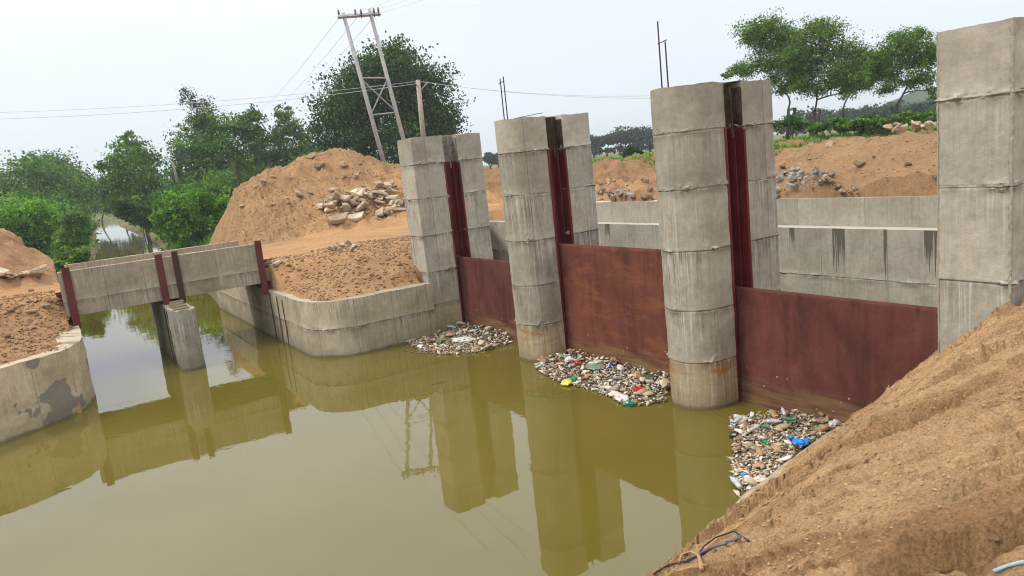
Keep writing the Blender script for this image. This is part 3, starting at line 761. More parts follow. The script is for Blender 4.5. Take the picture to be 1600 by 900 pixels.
# stop log grooves: dark strips on the faces, groove shade put into their colour
for (x, sgn, ys_) in ((-4.702, -1, (14.62, 14.05, 13.75)), (-10.198, 1, (14.62, 14.2)), (-7.905, -1, (14.5, 14.2))):
    pass
gm = simple('groove shade', (.045,.035,.028), (.10,.07,.05), 9, .9, .01)
def groove(x0, x1, y0, y1, z0, z1, parent):
    m = MB(); ox, oy = parent.location.x, parent.location.y
    m.box((x0-ox, y0-oy, z0), (x1-ox, y1-oy, z1)); link('stoplog_groove_shade', m.mesh('stoplog_groove_shade', gm), parent)
RW = bpy.data.objects['retaining_wall']; LW = bpy.data.objects['retaining_wall.001']
groove(-4.725, -4.66, 14.66, 14.74, -.6, 1.6, RW); groove(-4.72, -4.66, 13.85, 13.92, -.6, 1.55, RW); groove(-4.72, -4.66, 13.25, 13.31, -.6, 1.5, RW)
groove(-10.22, -10.175, 14.66, 14.74, -.6, 1.6, LW)
groove(-7.93, -7.88, 14.6, 14.68, -.6, 1.7, root); groove(-7.925, -7.88, 14.15, 14.2, -.6, 1.7, root)

# ------------------------------------------------------------------ rocks, rubble, clods
def hull(seed, n=14, dims=(1, 1, .6), flat=False):
    r_ = random.Random(seed); bm = bmesh.new()
    for i in range(n):
        if flat:
            a = r_.uniform(0, 2*math.pi); q = r_.uniform(.75, 1.)
            for z_ in (-.5, .5): bm.verts.new((math.cos(a)*q*.5*dims[0]+r_.uniform(-.03, .03), math.sin(a)*q*.5*dims[1]+r_.uniform(-.03, .03), z_*dims[2]*r_.uniform(.8, 1.1)))
        else:
            v = Vector((r_.gauss(0, 1), r_.gauss(0, 1), r_.gauss(0, 1))).normalized()*r_.uniform(.8, 1.05)
            bm.verts.new((v.x*.5*dims[0], v.y*.5*dims[1], v.z*.5*dims[2]))
    res = bmesh.ops.convex_hull(bm, input=bm.verts[:])
    for v in [g for g in res['geom_interior'] if isinstance(g, bmesh.types.BMVert)]: bm.verts.remove(v)
    bmesh.ops.bevel(bm, geom=bm.edges[:], offset=.018, segments=1, affect='EDGES')
    return bm
def hmesh(name, mat, **k):
    bm = hull(**k); me = bpy.data.meshes.new(name); bm.to_mesh(me); bm.free(); me.materials.append(mat); return me
slabs = [hmesh('concrete_slab', M['slab'], seed=s, n=6, dims=(1, .75, .16), flat=True) for s in range(8)]
stones = [hmesh('stone', M['stone'], seed=30+s, n=14, dims=(1, .8, .6)) for s in range(8)]
gstones = [hmesh('stone', M['greystone'], seed=60+s, n=12, dims=(1, .8, .65)) for s in range(6)]
clods = [hmesh('clod', M['clod'], seed=90+s, n=18, dims=(1, .9, .65)) for s in range(5)]
def put(name, me, p, s_, rot, label, cat, group=None, sc=(1, 1, 1)):
    o = link(name, me, None, p, label=label, category=cat)
    if group: o['group'] = group
    o.scale = (s_*sc[0], s_*sc[1], s_*sc[2]); o.rotation_euler = rot; return o
R_ = random.Random(5)
def scatter(name, meshes, quads, n, smin, smax, label, cat, group, tilt=.5, lift=.25, tmax=130., bias=2.):
    """quads: photo regions; rocks stand on the ground seen there"""
    for i in range(n):
        q = R_.choice(quads); px = R_.uniform(q[0], q[2]); py = R_.uniform(q[1], q[3])
        if len(q) > 4:                       # slanted region: y grows along x
            py += (px-q[0])*q[4]
        h = hit(px, py, 2.)
        s_ = smin+(smax-smin)*R_.random()**bias
        put(name, R_.choice(meshes), (h[0], h[1], h[2]+s_*lift*.5-.02), s_, (R_.uniform(-tilt, tilt), R_.uniform(-tilt, tilt), R_.uniform(0, 6.28)), label, cat, group)
def heap(name, meshes, cx, cy, rx, ry, h, n, smin, smax, label, cat, group, rot=0., tilt=.7, bias=1.5):
    for i in range(n):
        a = R_.uniform(0, 6.283); q = math.sqrt(R_.random()); u = q*math.cos(a); v = q*math.sin(a)
        x = cx+u*rx*math.cos(rot)-v*ry*math.sin(rot); y = cy+u*rx*math.sin(rot)+v*ry*math.cos(rot)
        z_ = gz(x, y)+h*max(0, 1-q*q)*R_.uniform(.25, 1.)
        s_ = smin+(smax-smin)*R_.random()**bias
        put(name, R_.choice(meshes), (x, y, z_+.04), s_, (R_.uniform(-tilt, tilt), R_.uniform(-tilt, tilt), R_.uniform(0, 6.28)), label, cat, group)
G1 = 'broken concrete slabs heaped beside the dirt road'
L1 = 'broken pale concrete slab in the long rubble heap left of the square pier'
for (x0, y0_) in ((5.6, 29.6), (7.3, 29.8), (3.9, 28.6)):
    pass
hp = [hit(545, 335), hit(585, 330), (hit(620, 325))]
for c_, n_ in zip(hp, (60, 70, 50)):
    heap('concrete_slab', slabs, c_[0]+.3, c_[1]+.5, 1.6, .9, .8, n_, .18, 1.05, L1, 'rubble', G1, rot=-.15)
for (px, py, s_, lb) in ((530, 345, 1.25, 'large white topped broken slab lying lowest at the left end of the rubble heap'), (556, 343, 1.15, 'long flat broken slab at the foot of the rubble heap'),
                         (624, 323, .75, 'bright white slab leaning at the right of the rubble heap, nearest the pier')):
    h = hit(px, py); put('concrete_slab', slabs[2], (h[0], h[1], h[2]+.2), s_, (.5, -.3, .4), lb, 'rubble')
for px, py in ((518, 392), (528, 389), (536, 386), (543, 383), (540, 391), (552, 388), (558, 386), (549, 393), (533, 394)):
    h = hit(px, py); put('stone', R_.choice(slabs[:4]+stones), (h[0], h[1], h[2]+.07), R_.uniform(.28, .42), (R_.uniform(-1, 1), R_.uniform(-1, 1), R_.uniform(0, 6)),
                         'squarish broken stone in the small cluster in the middle of the dirt road', 'stone', 'stones clustered on the dirt road', (1, 1, 1.6))
for px, py in ((418, 418), (427, 420), (421, 412), (434, 413), (440, 411)):
    h = hit(px, py); put('concrete_slab', R_.choice(slabs), (h[0], h[1], h[2]+.05), R_.uniform(.35, .5), (R_.uniform(-.6, .6), R_.uniform(-.6, .6), R_.uniform(0, 6)),
                         'broken slab lying beside the right end of the bridge', 'rubble', 'slabs beside the right bridge end', (1, 1, 1.4))
scatter('stone', stones, [(450, 240, 600, 290), (370, 270, 520, 330)], 48, .08, .5, 'pale stone lying on the tall brown earth heap', 'stone', 'stones on the tall earth heap')
for px, py in ((500, 262), (524, 300), (556, 278), (487, 247), (468, 306), (538, 262)):
    h = hit(px, py); put('stone', R_.choice(stones), (h[0], h[1], h[2]+.1), R_.uniform(.6, .95), (R_.uniform(-.6, .6), R_.uniform(-.6, .6), R_.uniform(0, 6)),
                         'pale stone lying on the tall brown earth heap', 'stone', 'stones on the tall earth heap')
# hill on the right
scatter('stone', stones, [(1225, 220, 1460, 300)], 28, .05, .26, 'small pale stone on the brown hill behind the long wall', 'stone', 'stones on the brown hill')
h = hit(1298, 228); put('stone', stones[1], h+np.array([0, 0, .05]), .42, (0, 0, 1), 'largest pale stone near the crest of the brown hill', 'stone')
h = hit(1345, 258); put('stone', stones[3], h+np.array([0, 0, .05]), .45, (.2, 0, 2), 'pale boulder half way down the brown hill', 'stone')
gh = hit(1245, 293)
heap('stone', gstones, gh[0]+.2, gh[1]+.2, 1.5, .75, .22, 92, .12, .30, 'grey block in the stone heap behind the wall, beside the tall pier', 'stone', 'grey blocks heaped behind the wall', rot=1.2, tilt=1.2, bias=1.)
scatter('stone', stones, [(1217, 225, 1250, 275), (1290, 285, 1340, 308)], 24, .1, .3, 'pale stone at the left foot of the brown hill', 'stone', 'stones at the foot of the brown hill')
# between the piers
scatter('stone', stones, [(932, 280, 1022, 312)], 40, .12, .5, 'pale rock in the rubble seen between the two round nosed piers', 'stone', 'rocks seen between the round nosed piers', tilt=1)
scatter('stone', gstones, [(932, 300, 990, 314)], 18, .2, .45, 'grey lump of rubble lying against the wall between the round nosed piers', 'stone', 'grey lumps against the wall', tilt=1)
# left side
scatter('concrete_slab', slabs, [(0, 428, 60, 437)], 14, .35, .9, 'pale slab in the row at the foot of the left earth heap', 'rubble', 'slabs at the foot of the left earth heap', lift=.5)
for px, py, s_ in ((48, 489, .42), (70, 480, .4), (35, 478, .35)):
    h = hit(px, py); put('concrete_slab', slabs[4], (h[0], h[1], h[2]+.04), s_, (.1, .1, .8+s_), 'pale slab lying in the brown earth left of the bridge', 'rubble', 'slabs in the earth left of the bridge')
scatter('clod', clods, [(0, 470, 115, 545), (20, 455, 100, 490)], 60, .06, .26, 'brown clod of earth on the bank left of the bridge', 'clod', 'earth clods left of the bridge', lift=.4)
scatter('clod', clods, [(440, 415, 650, 455), (560, 395, 650, 440)], 45, .05, .24, 'brown clod of earth on the bank behind the curved wall', 'clod', 'earth clods behind the curved wall', lift=.4)

scatter('clod', [hmesh('clod', simple('sand clod', (.26, .155, .08), (.44, .28, .15), 6, .97, .02, 22), seed=140+s_, n=18, dims=(1, .9, .6)) for s_ in range(4)], [(1320, 620, 1590, 860), (1150, 760, 1450, 860)], 40, .02, .07, 'lump of sandy soil lying on the near slope', 'clod', 'sandy clods on the near slope', lift=.3)

# loose crumbs of soil: nobody could count them
def crumbs(name, regions, n, s0, s1, mat, label):
    base = hull(7, 10, (1, .9, .7)); bmesh.ops.triangulate(base, faces=base.faces[:]); base.verts.ensure_lookup_table()
    bm2 = hull(8, 7, (1, .9, .7)); bm2.free()
    BV = np.array([v.co[:] for v in base.verts]); BF = np.array([[v.index for v in f.verts] for f in base.faces]); base.free()
    # cheaper: octahedral lump
    BV = np.array([(1,0,0),(-1,0,0),(0,1,0),(0,-1,0),(0,0,.7),(0,0,-.7)], float)*.5
    BF = np.array([(0,2,4),(2,1,4),(1,3,4),(3,0,4),(2,0,5),(1,2,5),(3,1,5),(0,3,5)])
    r_ = np.random.default_rng(3); Vs = []; Fs = []; k = 0
    for (x0, x1, y0, y1, fr) in regions:
        m = int(n*fr); x = r_.uniform(x0, x1, m); y = r_.uniform(y0, y1, m); z_ = height(x, y)
        s_ = s0+(s1-s0)*r_.random(m)**3
        keep = z_ > .1; x, y, z_, s_ = x[keep], y[keep], z_[keep], s_[keep]; m = len(x)
        a = r_.uniform(0, 6.28, m); jit = 1+.35*r_.standard_normal((m, 6, 3))
        P = BV[None]*jit*s_[:, None, None]
        X = P[..., 0]*np.cos(a)[:, None]-P[..., 1]*np.sin(a)[:, None]; Y = P[..., 0]*np.sin(a)[:, None]+P[..., 1]*np.cos(a)[:, None]
        V = np.stack([X+x[:, None], Y+y[:, None], P[..., 2]+z_[:, None]+s_[:, None]*.15], -1).reshape(-1, 3)
        F = (BF[None]+(np.arange(m)*6)[:, None, None]).reshape(-1, 3)+k; k += len(V); Vs.append(V); Fs.append(F)
    link(name, mesh_np(name, np.concatenate(Vs), np.concatenate(Fs), [mat]), kind='stuff', label=label, category=name.replace('_', ' '))
crumbs('sand_crumbs', [(-8.5, .8, -8.0, -2.9, 1.)], 22000, .005, .026, simple('sand crumbs', (.30,.18,.09), (.50,.32,.17), 11, .97, .0, coord='Object'), 'crumbs of coarse sand scattered over the near slope')
crumbs('soil_crumbs', [(-4.4, 2, 10.5, 17, .18), (-16, -10.4, 10.4, 18, .3), (-5, 9, 25, 36, .35)], 26000, .02, .11, M['clod'], 'loose soil crumbs on the earth banks')
crumbs('gravel', [(6.9, 14, -4, 8, .7), (7, 20, 8, 24, .3)], 6000, .02, .07, simple('hill gravel', (.20,.13,.08), (.38,.28,.19), 3, .95, .01), 'gravel strewn over the hill behind the wall')

# ------------------------------------------------------------------ floating rubbish
def tint_mat(name, cols, rough=.7):
    m, n, l, b = newmat(name, rough, .3)
    oi = n.new('ShaderNodeObjectInfo')
    k = len(cols); c = RAMP(n, l, oi.outputs['Random'], [(i/k, cc) for i, cc in enumerate(cols)], 'CONSTANT')
    c = MIX(n, l, .7, c, RAMP(n, l, N_(n, l, coords(n).outputs['Object'], 4, 4, .6), [(.3, .6), (.7, 1.15)]), 'MULTIPLY')
    l.new(c, b.inputs['Base Color']); return m
debris_cols = [(.62,.56,.46), (.50,.40,.27), (.38,.27,.16), (.66,.62,.55), (.28,.17,.09), (.55,.46,.33), (.70,.68,.64), (.42,.25,.14), (.45,.36,.24), (.30,.25,.18), (.60,.50,.36)]
M['debris'] = tint_mat('floating debris', debris_cols)
def blob(seed, dims, wob=.25, sub=2):
    bm = bmesh.new(); bmesh.ops.create_icosphere(bm, subdivisions=sub, radius=.5); r_ = random.Random(seed)
    V = np.array([v.co[:] for v in bm.verts])
    o_ = fbm(V[:, 0]*3+seed*3.7, V[:, 1]*3, V[:, 2]*3+seed, 3)*wob
    for v, q in zip(bm.verts, o_):
        v.co = v.co*(1+q); v.co.x *= dims[0]; v.co.y *= dims[1]; v.co.z *= dims[2]
    return bm
def bmesh_mesh(bm, name, mat, smooth=True):
    me = bpy.data.meshes.new(name); bm.to_mesh(me); bm.free(); me.materials.append(mat)
    if smooth: me.polygons.foreach_set('use_smooth', [True]*len(me.polygons))
    return me
foam = [bmesh_mesh(blob(s, (1, R_.uniform(.45, .8), R_.uniform(.25, .42)), .35), 'foam_piece', M['debris']) for s in range(9)]
foam += [hmesh('foam_piece', M['debris'], seed=200+s, n=6, dims=(1, .6, .14), flat=True) for s in range(5)]
RAFTS = {1: [(632,535),(664,552),(700,556),(745,551),(800,538),(793,527),(722,508),(660,522)],
         2: [(835,575),(870,597),(930,612),(985,637),(1040,630),(1048,596),(960,570),(890,552),(850,560)],
         3: [(1140,655),(1148,700),(1142,728),(1150,765),(1172,775),(1250,704),(1322,664),(1290,655),(1230,650)]}
def inpoly(x, y, P):
    c = False; j = len(P)-1
    for i in range(len(P)):
        if ((P[i][1] > y) != (P[j][1] > y)) and (x < (P[j][0]-P[i][0])*(y-P[i][1])/(P[j][1]-P[i][1])+P[i][0]): c = not c
        j = i
    return c
RL = {1: ('scrap of pale foam or husk in the rubbish raft by the far gate', 'foam scraps by the far gate', .08, .34, 80),
      2: ('scrap of pale foam or husk in the rubbish raft before the middle gate', 'foam scraps before the middle gate', .08, .36, 105),
      3: ('scrap of pale foam in the rubbish between nearest gate and sand slope', 'foam scraps by the sand slope', .05, .26, 130)}
DM = {}
for k, P in RAFTS.items():
    W = [tuple(Z(*q)[:2]) for q in P]
    xs_ = [w[0] for w in W]; ys_ = [w[1] for w in W]
    def raft_h(x, y):
        return .03+.16*math.exp(-max(0, .0-x)/.7)*(1 if k < 3 else .6)
    def spot(rr):
        for _ in range(400):
            x = rr.uniform(min(xs_), max(xs_)); y = rr.uniform(min(ys_), max(ys_))
            if inpoly(x, y, W) and x < .03 and not (k == 3 and gz(x, y) > .05): return x, y
        return W[0]
    rr = random.Random(40+k); lb, gp, s0, s1, n_ = RL[k]
    for i in range(n_):
        x, y = spot(rr); s_ = s0+(s1-s0)*rr.random()**1.9
        o = put('foam_piece', rr.choice(foam), (x, y, raft_h(x, y)+rr.uniform(0, .05)), s_, (rr.uniform(-.5, .5), rr.uniform(-.5, .5), rr.uniform(0, 6.28)), lb, 'foam piece', gp)
    # the fine mush between them
    r2 = np.random.default_rng(60+k); m = (4600, 5200, 5600)[k-1]
    pts = []
    while len(pts) < m:
        x, y = spot(rr); pts.append((x, y, raft_h(x, y)))
    pts = np.array(pts); s_ = .015+(.13 if k < 3 else .10)*r2.random(m)**3.2
    BV = np.array([(1,0,0),(-1,0,0),(0,.7,0),(0,-.7,0),(0,0,.4),(0,0,-.4)], float)*.5
    BF = np.array([(0,2,4),(2,1,4),(1,3,4),(3,0,4),(2,0,5),(1,2,5),(3,1,5),(0,3,5)])
    a = r2.uniform(0, 6.28, m); tl = r2.normal(0, .5, m); Pq = BV[None]*(1+.35*r2.standard_normal((m, 6, 3)))*s_[:, None, None]*np.array([r2.uniform(.8, 1.5, m), np.ones(m), np.ones(m)]).T[:, None, :]
    X = Pq[..., 0]*np.cos(a)[:, None]-Pq[..., 1]*np.sin(a)[:, None]; Y = Pq[..., 0]*np.sin(a)[:, None]+Pq[..., 1]*np.cos(a)[:, None]
    Zq = Pq[..., 2]+Pq[..., 0]*np.sin(tl)[:, None]
    V = np.stack([X+pts[:, :1], Y+pts[:, 1:2], Zq+pts[:, 2:3]*r2.uniform(.2, 1., m)[:, None]+.005], -1).reshape(-1, 3)
    F = (BF[None]+(np.arange(m)*6)[:, None, None]).reshape(-1, 3)
    pal = np.array(debris_cols+[(.20,.14,.08)]*3+[(.10,.08,.05)]*1+[(.66,.62,.54)]*3+[(.30,.21,.12)]*4+[(.58,.52,.42)]*4)
    cc = pal[r2.integers(0, len(pal), m)]*r2.uniform(.7, 1.1, (m, 1)); cc = np.repeat(np.concatenate([cc, np.ones((m, 1))], 1), 6, 0)
    if 'dm' not in DM:
        mt, n, l, b = newmat('rubbish mush', .85, .2); at = n.new('ShaderNodeAttribute'); at.attribute_name = 'soil'; l.new(at.outputs['Color'], b.inputs['Base Color']); DM['dm'] = mt
    link('floating_rubbish', mesh_np('floating_rubbish', V, F, [DM['dm']], attrs={'soil': cc}), kind='stuff', category='rubbish',
         label={1: 'fine floating rubbish against the far gate', 2: 'fine floating rubbish before the middle gate', 3: 'fine floating rubbish between nearest gate and sand'}[k])

def sheet(name, px, py, dims, col, label, cat, seed, rot=0., wob=.4, rough=.35, zl=.06, x0=None):
    """a crumpled plastic bag or cloth: creased, flattened shell"""
    bm = blob(seed, dims, wob, 4); V = np.array([v.co[:] for v in bm.verts])
    cre = np.abs(fbm(V[:, 0]*9+seed, V[:, 1]*9, V[:, 2]*9, 3))*.12*min(dims[:2])
    for v, q in zip(bm.verts, cre):
        nn = v.co.normalized(); v.co -= nn*float(q)
    p = Z(px, py, zl)
    mt, n, l, b = newmat(name+' plastic', rough, .5)
    c = RAMP(n, l, N_(n, l, coords(n).outputs['Object'], 12, 3), [(.3, tuple(.7*q for q in col)), (.7, col)]); l.new(c, b.inputs['Base Color'])
    o = link(name, bmesh_mesh(bm, name, mt), None, p, label=label, category=cat); o.rotation_euler = (0, 0, rot); return o
sheet('plastic_bag', 1252, 690, (.34, .24, .10), (.03, .26, .72), 'bright blue plastic sheet on the rubbish by the sand slope', 'plastic bag', 3, .3, zl=.10)
sheet('plastic_bag', 1236, 683, (.12, .10, .08), (.03, .28, .66), 'small blue plastic scrap beside the bright blue sheet', 'plastic bag', 4, zl=.12)
sheet('plastic_bag', 1147, 679, (.17, .15, .15), (.015, .018, .03), 'black plastic bag at the water edge of the nearest rubbish raft', 'plastic bag', 5, zl=.05)
sheet('plastic_bag', 1149, 695, (.13, .10, .07), (.62, .50, .48), 'white and red wrapper just below the black bag', 'wrapper', 6, zl=.03)
sheet('plastic_bag', 1278, 668, (.13, .10, .08), (.03, .24, .06), 'small green bag near the gate end of the nearest raft', 'plastic bag', 7, zl=.13)
sheet('plastic_bag', 1303, 662, (.22, .13, .10), (.62, .62, .64), 'clear whitish plastic bag where gate meets sand', 'plastic bag', 8, zl=.14)
sheet('plastic_bag', 1150, 660, (.16, .12, .08), (.60, .60, .60), 'translucent white bag at the tip of the nearest raft', 'plastic bag', 9)
sheet('foam_tray', 1163, 740, (.10, .09, .05), (.05, .30, .55), 'small blue and white packet low in the nearest raft', 'packet', 10)
sheet('foam_tray', 1186, 750, (.10, .34, .05), (.62, .55, .46), 'long whitish board at the foot of the nearest raft', 'board', 11, .6)
sheet('foam_tray', 1151, 770, (.07, .22, .05), (.60, .54, .42), 'pale curled strip at the bottom end of the nearest raft', 'strip', 16, -.5, zl=.02)
sheet('foam_tray', 1189, 724, (.10, .12, .07), (.48, .20, .13), 'pinkish round lid in the nearest raft', 'lid', 12)
sheet('plastic_bag', 966, 618, (.24, .62, .10), (.72, .62, .60), 'large white sack floating at the edge of the middle raft', 'sack', 13, -.35)
sheet('plastic_bag', 983, 631, (.26, .26, .14), (.01, .22, .12), 'dark green plastic bag in the water beside the white sack', 'plastic bag', 14, zl=.03)
sheet('cloth', 998, 609, (.30, .26, .12), (.52, .015, .02), 'crumpled bright red cloth near the round pier', 'cloth', 15)
sheet('plastic_bag', 885, 598, (.22, .34, .12), (.66, .62, .10), 'yellow and white plastic bag at the edge of the middle raft', 'plastic bag', 17, zl=.04)
sheet('plastic_bag', 897, 592, (.15, .15, .12), (.01, .26, .08), 'green plastic scrap touching the yellow bag', 'plastic bag', 18, zl=.08)
sheet('plastic_bag', 1017, 620, (.22, .18, .10), (.02, .02, .025), 'black bag between the red cloth and the round pier', 'plastic bag', 19)
sheet('plastic_bag', 1014, 625, (.20, .14, .05), (.70, .70, .68), 'small white wrapper under the black bag', 'wrapper', 20, zl=.02)
sheet('plastic_bag', 900, 567, (.20, .14, .10), (.60, .05, .06), 'pinkish red scrap near the rusty gate', 'plastic bag', 21, zl=.14)
sheet('plastic_bag', 956, 572, (.16, .12, .10), (.02, .06, .25), 'dark blue scrap lying along the rusty gate', 'plastic bag', 22, zl=.14)
sheet('net_bag', 930, 573, (.46, .50, .12), (.22, .30, .20), 'greyish green net bundle in the middle raft', 'net', 23, zl=.13)
sheet('plastic_bag', 1014, 591, (.34, .36, .12), (.06, .10, .04), 'dark green cloth roll beside the round pier and gate', 'cloth', 24, zl=.13)
sheet('plastic_bag', 848, 570, (.22, .24, .13), (.55, .55, .52), 'greyish white bag where the middle raft touches the far round pier', 'plastic bag', 25, zl=.05)
sheet('foam_tray', 644, 530, (.55, .28, .09), (.60, .48, .34), 'large pale board at the left tip of the far raft', 'board', 26, .3, wob=.15, rough=.8)
sheet('plastic_bag', 724, 530, (.55, .6, .12), (.68, .66, .62), 'white plastic sheet in the middle of the far raft', 'plastic sheet', 27, zl=.10)
sheet('plastic_bag', 689, 533, (.24, .2, .10), (.02, .22, .13), 'small green plastic scrap in the far raft', 'plastic bag', 28, zl=.08)

r2 = np.random.default_rng(5); m = 420
sp_ = np.stack([r2.uniform(-10, 0, m), r2.uniform(-3, 9.8, m)], 1); w_ = fbm(sp_[:, 0]*.5, sp_[:, 1]*.5, 1., 3)
sp_ = sp_[(w_ > .05) & (height(sp_[:, 0], sp_[:, 1]) < -.2)]; m = len(sp_); a = r2.uniform(0, 6.28, m); s_ = r2.uniform(.004, .012, m)
V = np.stack([np.stack([sp_[:, 0]+np.cos(a+q)*s_*(1+.8*(q == 0)), sp_[:, 1]+np.sin(a+q)*s_, np.full(m, .004)], 1) for q in (0, 2.1, 4.2)], 1).reshape(-1, 3)
link('floating_specks', mesh_np('floating_specks', V, np.arange(3*m).reshape(-1, 3), [simple('leaf specks', (.14,.11,.05), (.36,.30,.18), 2, .9, 0, coord='Object')]), kind='stuff', label='tiny leaf specks drifting on the open water', category='specks')

def lathe(prof, n=12):
    V = []; F = []
    for i, (r_, x) in enumerate(prof):
        for k in range(n): V.append((x, r_*math.cos(2*math.pi*k/n), r_*math.sin(2*math.pi*k/n)))
    for i in range(len(prof)-1):
        for k in range(n): F.append((i*n+k, i*n+(k+1) % n, (i+1)*n+(k+1) % n, (i+1)*n+k))
    F.append(tuple(range(n))[::-1]); F.append(tuple((len(prof)-1)*n+k for k in range(n))); return V, F
def bottle_mesh(nm, prof, mt):
    me = bpy.data.meshes.new(nm); V, F = lathe(prof); me.from_pydata(V, [], F); me.materials.append(mt); me.polygons.foreach_set('use_smooth', [True]*len(F)); return me
bprof = [(.02, -.13), (.034, -.125), (.036, -.05), (.032, -.03), (.036, -.01), (.036, .05), (.03, .075), (.014, .105), (.013, .125)]
cprof = [(.016, .122), (.017, .124), (.017, .143), (.014, .145)]
bmats = []
for nm, c1, c2 in (('cloudy bottle plastic', (.34,.36,.34), (.55,.57,.54)), ('green bottle plastic', (.02,.14,.06), (.04,.24,.09)), ('brown bottle plastic', (.12,.05,.02), (.2,.09,.03))):
    bmats.append(simple(nm, c1, c2, 9, .25, 0, spec=.5))
capm = simple('bottle cap plastic', (.02,.12,.35), (.03,.2,.5), 9, .4, 0)
bm_ = [bottle_mesh('plastic_bottle', bprof, mt) for mt in bmats]; cm_ = bottle_mesh('cap', cprof, capm)
rb = random.Random(77)
for k, P in RAFTS.items():
    W = [tuple(Z(*q)[:2]) for q in P]; xs_ = [w[0] for w in W]; ys_ = [w[1] for w in W]; done = 0
    while done < (6, 8, 9)[k-1]:
        x = rb.uniform(min(xs_), max(xs_)); y = rb.uniform(min(ys_), max(ys_))
        if not inpoly(x, y, W) or x > -.05 or gz(x, y) > .02: continue
        o = put('plastic_bottle', rb.choice(bm_[:1]*3+bm_), (x, y, .09+.12*math.exp(-max(0, -x)/.7)), rb.uniform(.8, 1.2), (0, rb.uniform(-.3, .3), rb.uniform(0, 6.28)),
                {1: 'empty plastic bottle in the rubbish by the far gate', 2: 'empty plastic bottle in the rubbish before the middle gate', 3: 'empty plastic bottle in the rubbish by the sand slope'}[k], 'bottle',
                {1: 'bottles by the far gate', 2: 'bottles before the middle gate', 3: 'bottles by the sand slope'}[k])
        link('cap', cm_, o); done += 1

# sticks and hoses
def rod(name, pts, r_, mat, label, cat, group=None):
    c = np.mean(np.array(pts), 0); b = MB(); b.tube([tuple(np.array(p)-c) for p in pts], r_, 7)
    o = link(name, b.mesh(name, mat, True), None, tuple(c), label=label, category=cat)
    if group: o['group'] = group
    return o
twig = simple('wet twig', (.10,.07,.04), (.2,.15,.09), 10, .9, .003)
def wl_(pxs, z_=.012): return [tuple(Z(x, y, z_)) for x, y in pxs]
rod('twig', wl_([(1116, 643), (1140, 655), (1165, 660)]), .008, twig, 'thin twig floating from the round pier to the nearest raft', 'twig')
rod('twig', wl_([(1133, 718), (1142, 722), (1152, 719)]), .02, twig, 'dark stick poking out of the left side of the nearest raft', 'twig')
rod('twig', wl_([(630, 547), (650, 551), (668, 553)]), .014, twig, 'thin twig at the left end of the far raft', 'twig')
rod('twig', wl_([(675, 600), (683, 598), (693, 597)]), .008, twig, 'lone twig on the open water', 'twig')
def onground(pxs, lift=.02, rad=.0):
    out = []
    for x, y in pxs:
        h = hit(x, y, 1.5, 30); out.append((h[0], h[1], h[2]+lift))
    return out
blk = simple('black rubber', (.012,.012,.014), (.05,.05,.06), 20, .6, .0); tan = simple('tan root', (.30,.17,.09), (.42,.26,.15), 14, .9, .004)
rod('cable', onground([(1022, 899), (1045, 886), (1075, 880), (1100, 868), (1120, 855), (1150, 848)], .015), .008, blk, 'black cable lying on the sand towards the water', 'cable')
rod('cable', onground([(1060, 886), (1090, 872), (1112, 861), (1135, 855), (1158, 845)], .025), .009, simple('grey rubber', (.10,.10,.12), (.2,.2,.22), 20, .7, 0), 'grey cable lying along the black cable on the sand', 'cable')
rod('cable', onground([(1090, 872), (1100, 858), (1118, 844), (1148, 834), (1156, 842), (1170, 850)], .02), .006, blk, 'thin looping black cable over the others on the sand', 'cable')
rod('root', onground([(1062, 884), (1066, 875), (1080, 869), (1092, 876), (1095, 890), (1097, 899)], .04), [.008, .011, .012, .013, .014, .015], tan, 'tan curved root or hose end on the sand near the cables', 'root')
rod('hose', onground([(1552, 898), (1575, 890), (1599, 884)], .015), .008, simple('pale blue hose', (.25,.36,.42), (.34,.46,.52), 6, .5, 0), 'pale blue hose in the bottom right corner on the sand', 'hose')

# ------------------------------------------------------------------ trees
def leaf_cloud(name, centers, radii, n_per, leaf, mat, seed, flat=1., parent=None, origin=(0, 0, 0), shell=.55, clump=26, aspect=1., spread=.16):
    r_ = np.random.default_rng(seed); pts = []; tone = []
    for c, rad, k in zip(centers, radii, n_per):
        nc = max(3, int(k/clump))
        d = r_.standard_normal((nc, 3)); d /= np.linalg.norm(d, axis=1)[:, None]
        q = (shell+(1-shell)*r_.random(nc))[:, None]
        q = q*(1+.26*r_.standard_normal((nc, 1)))
        cc = np.array(c)+d*q*rad*np.array([1, 1, flat])
        tn = np.clip(.42+.36*r_.standard_normal(nc), 0, 1)
        sp = rad*spread*(1+.8*r_.random((nc, 1, 1)))
        p = cc[:, None, :]+r_.standard_normal((nc, clump, 3))*sp*np.array([1, 1, .75*max(flat, .6)])
        pts.append(p.reshape(-1, 3)); tone.append(np.clip(np.repeat(tn, clump)+.12*r_.standard_normal(nc*clump), 0, 1))
    P = np.concatenate(pts); T = np.concatenate(tone); m = len(P)
    a = r_.standard_normal((m, 3)); a /= np.linalg.norm(a, axis=1)[:, None]
    b = r_.standard_normal((m, 3)); b[:, 2] *= .6; b -= (a*b).sum(1)[:, None]*a; b /= np.linalg.norm(b, axis=1)[:, None]
    s_ = leaf*(.6+.8*r_.random(m))[:, None]
    V = np.stack([P-a*s_*.6*aspect, P+b*s_*.42, P+a*s_*.6*aspect, P-b*s_*.42], 1).reshape(-1, 3)-np.array(origin)
    F = np.arange(m*4).reshape(m, 4)
    tc_ = np.repeat(np.stack([T, T, T, np.ones(m)], 1), 4, 0)
    return link(name, mesh_np(name, V, F, [mat], attrs={'tone': tc_}), parent)
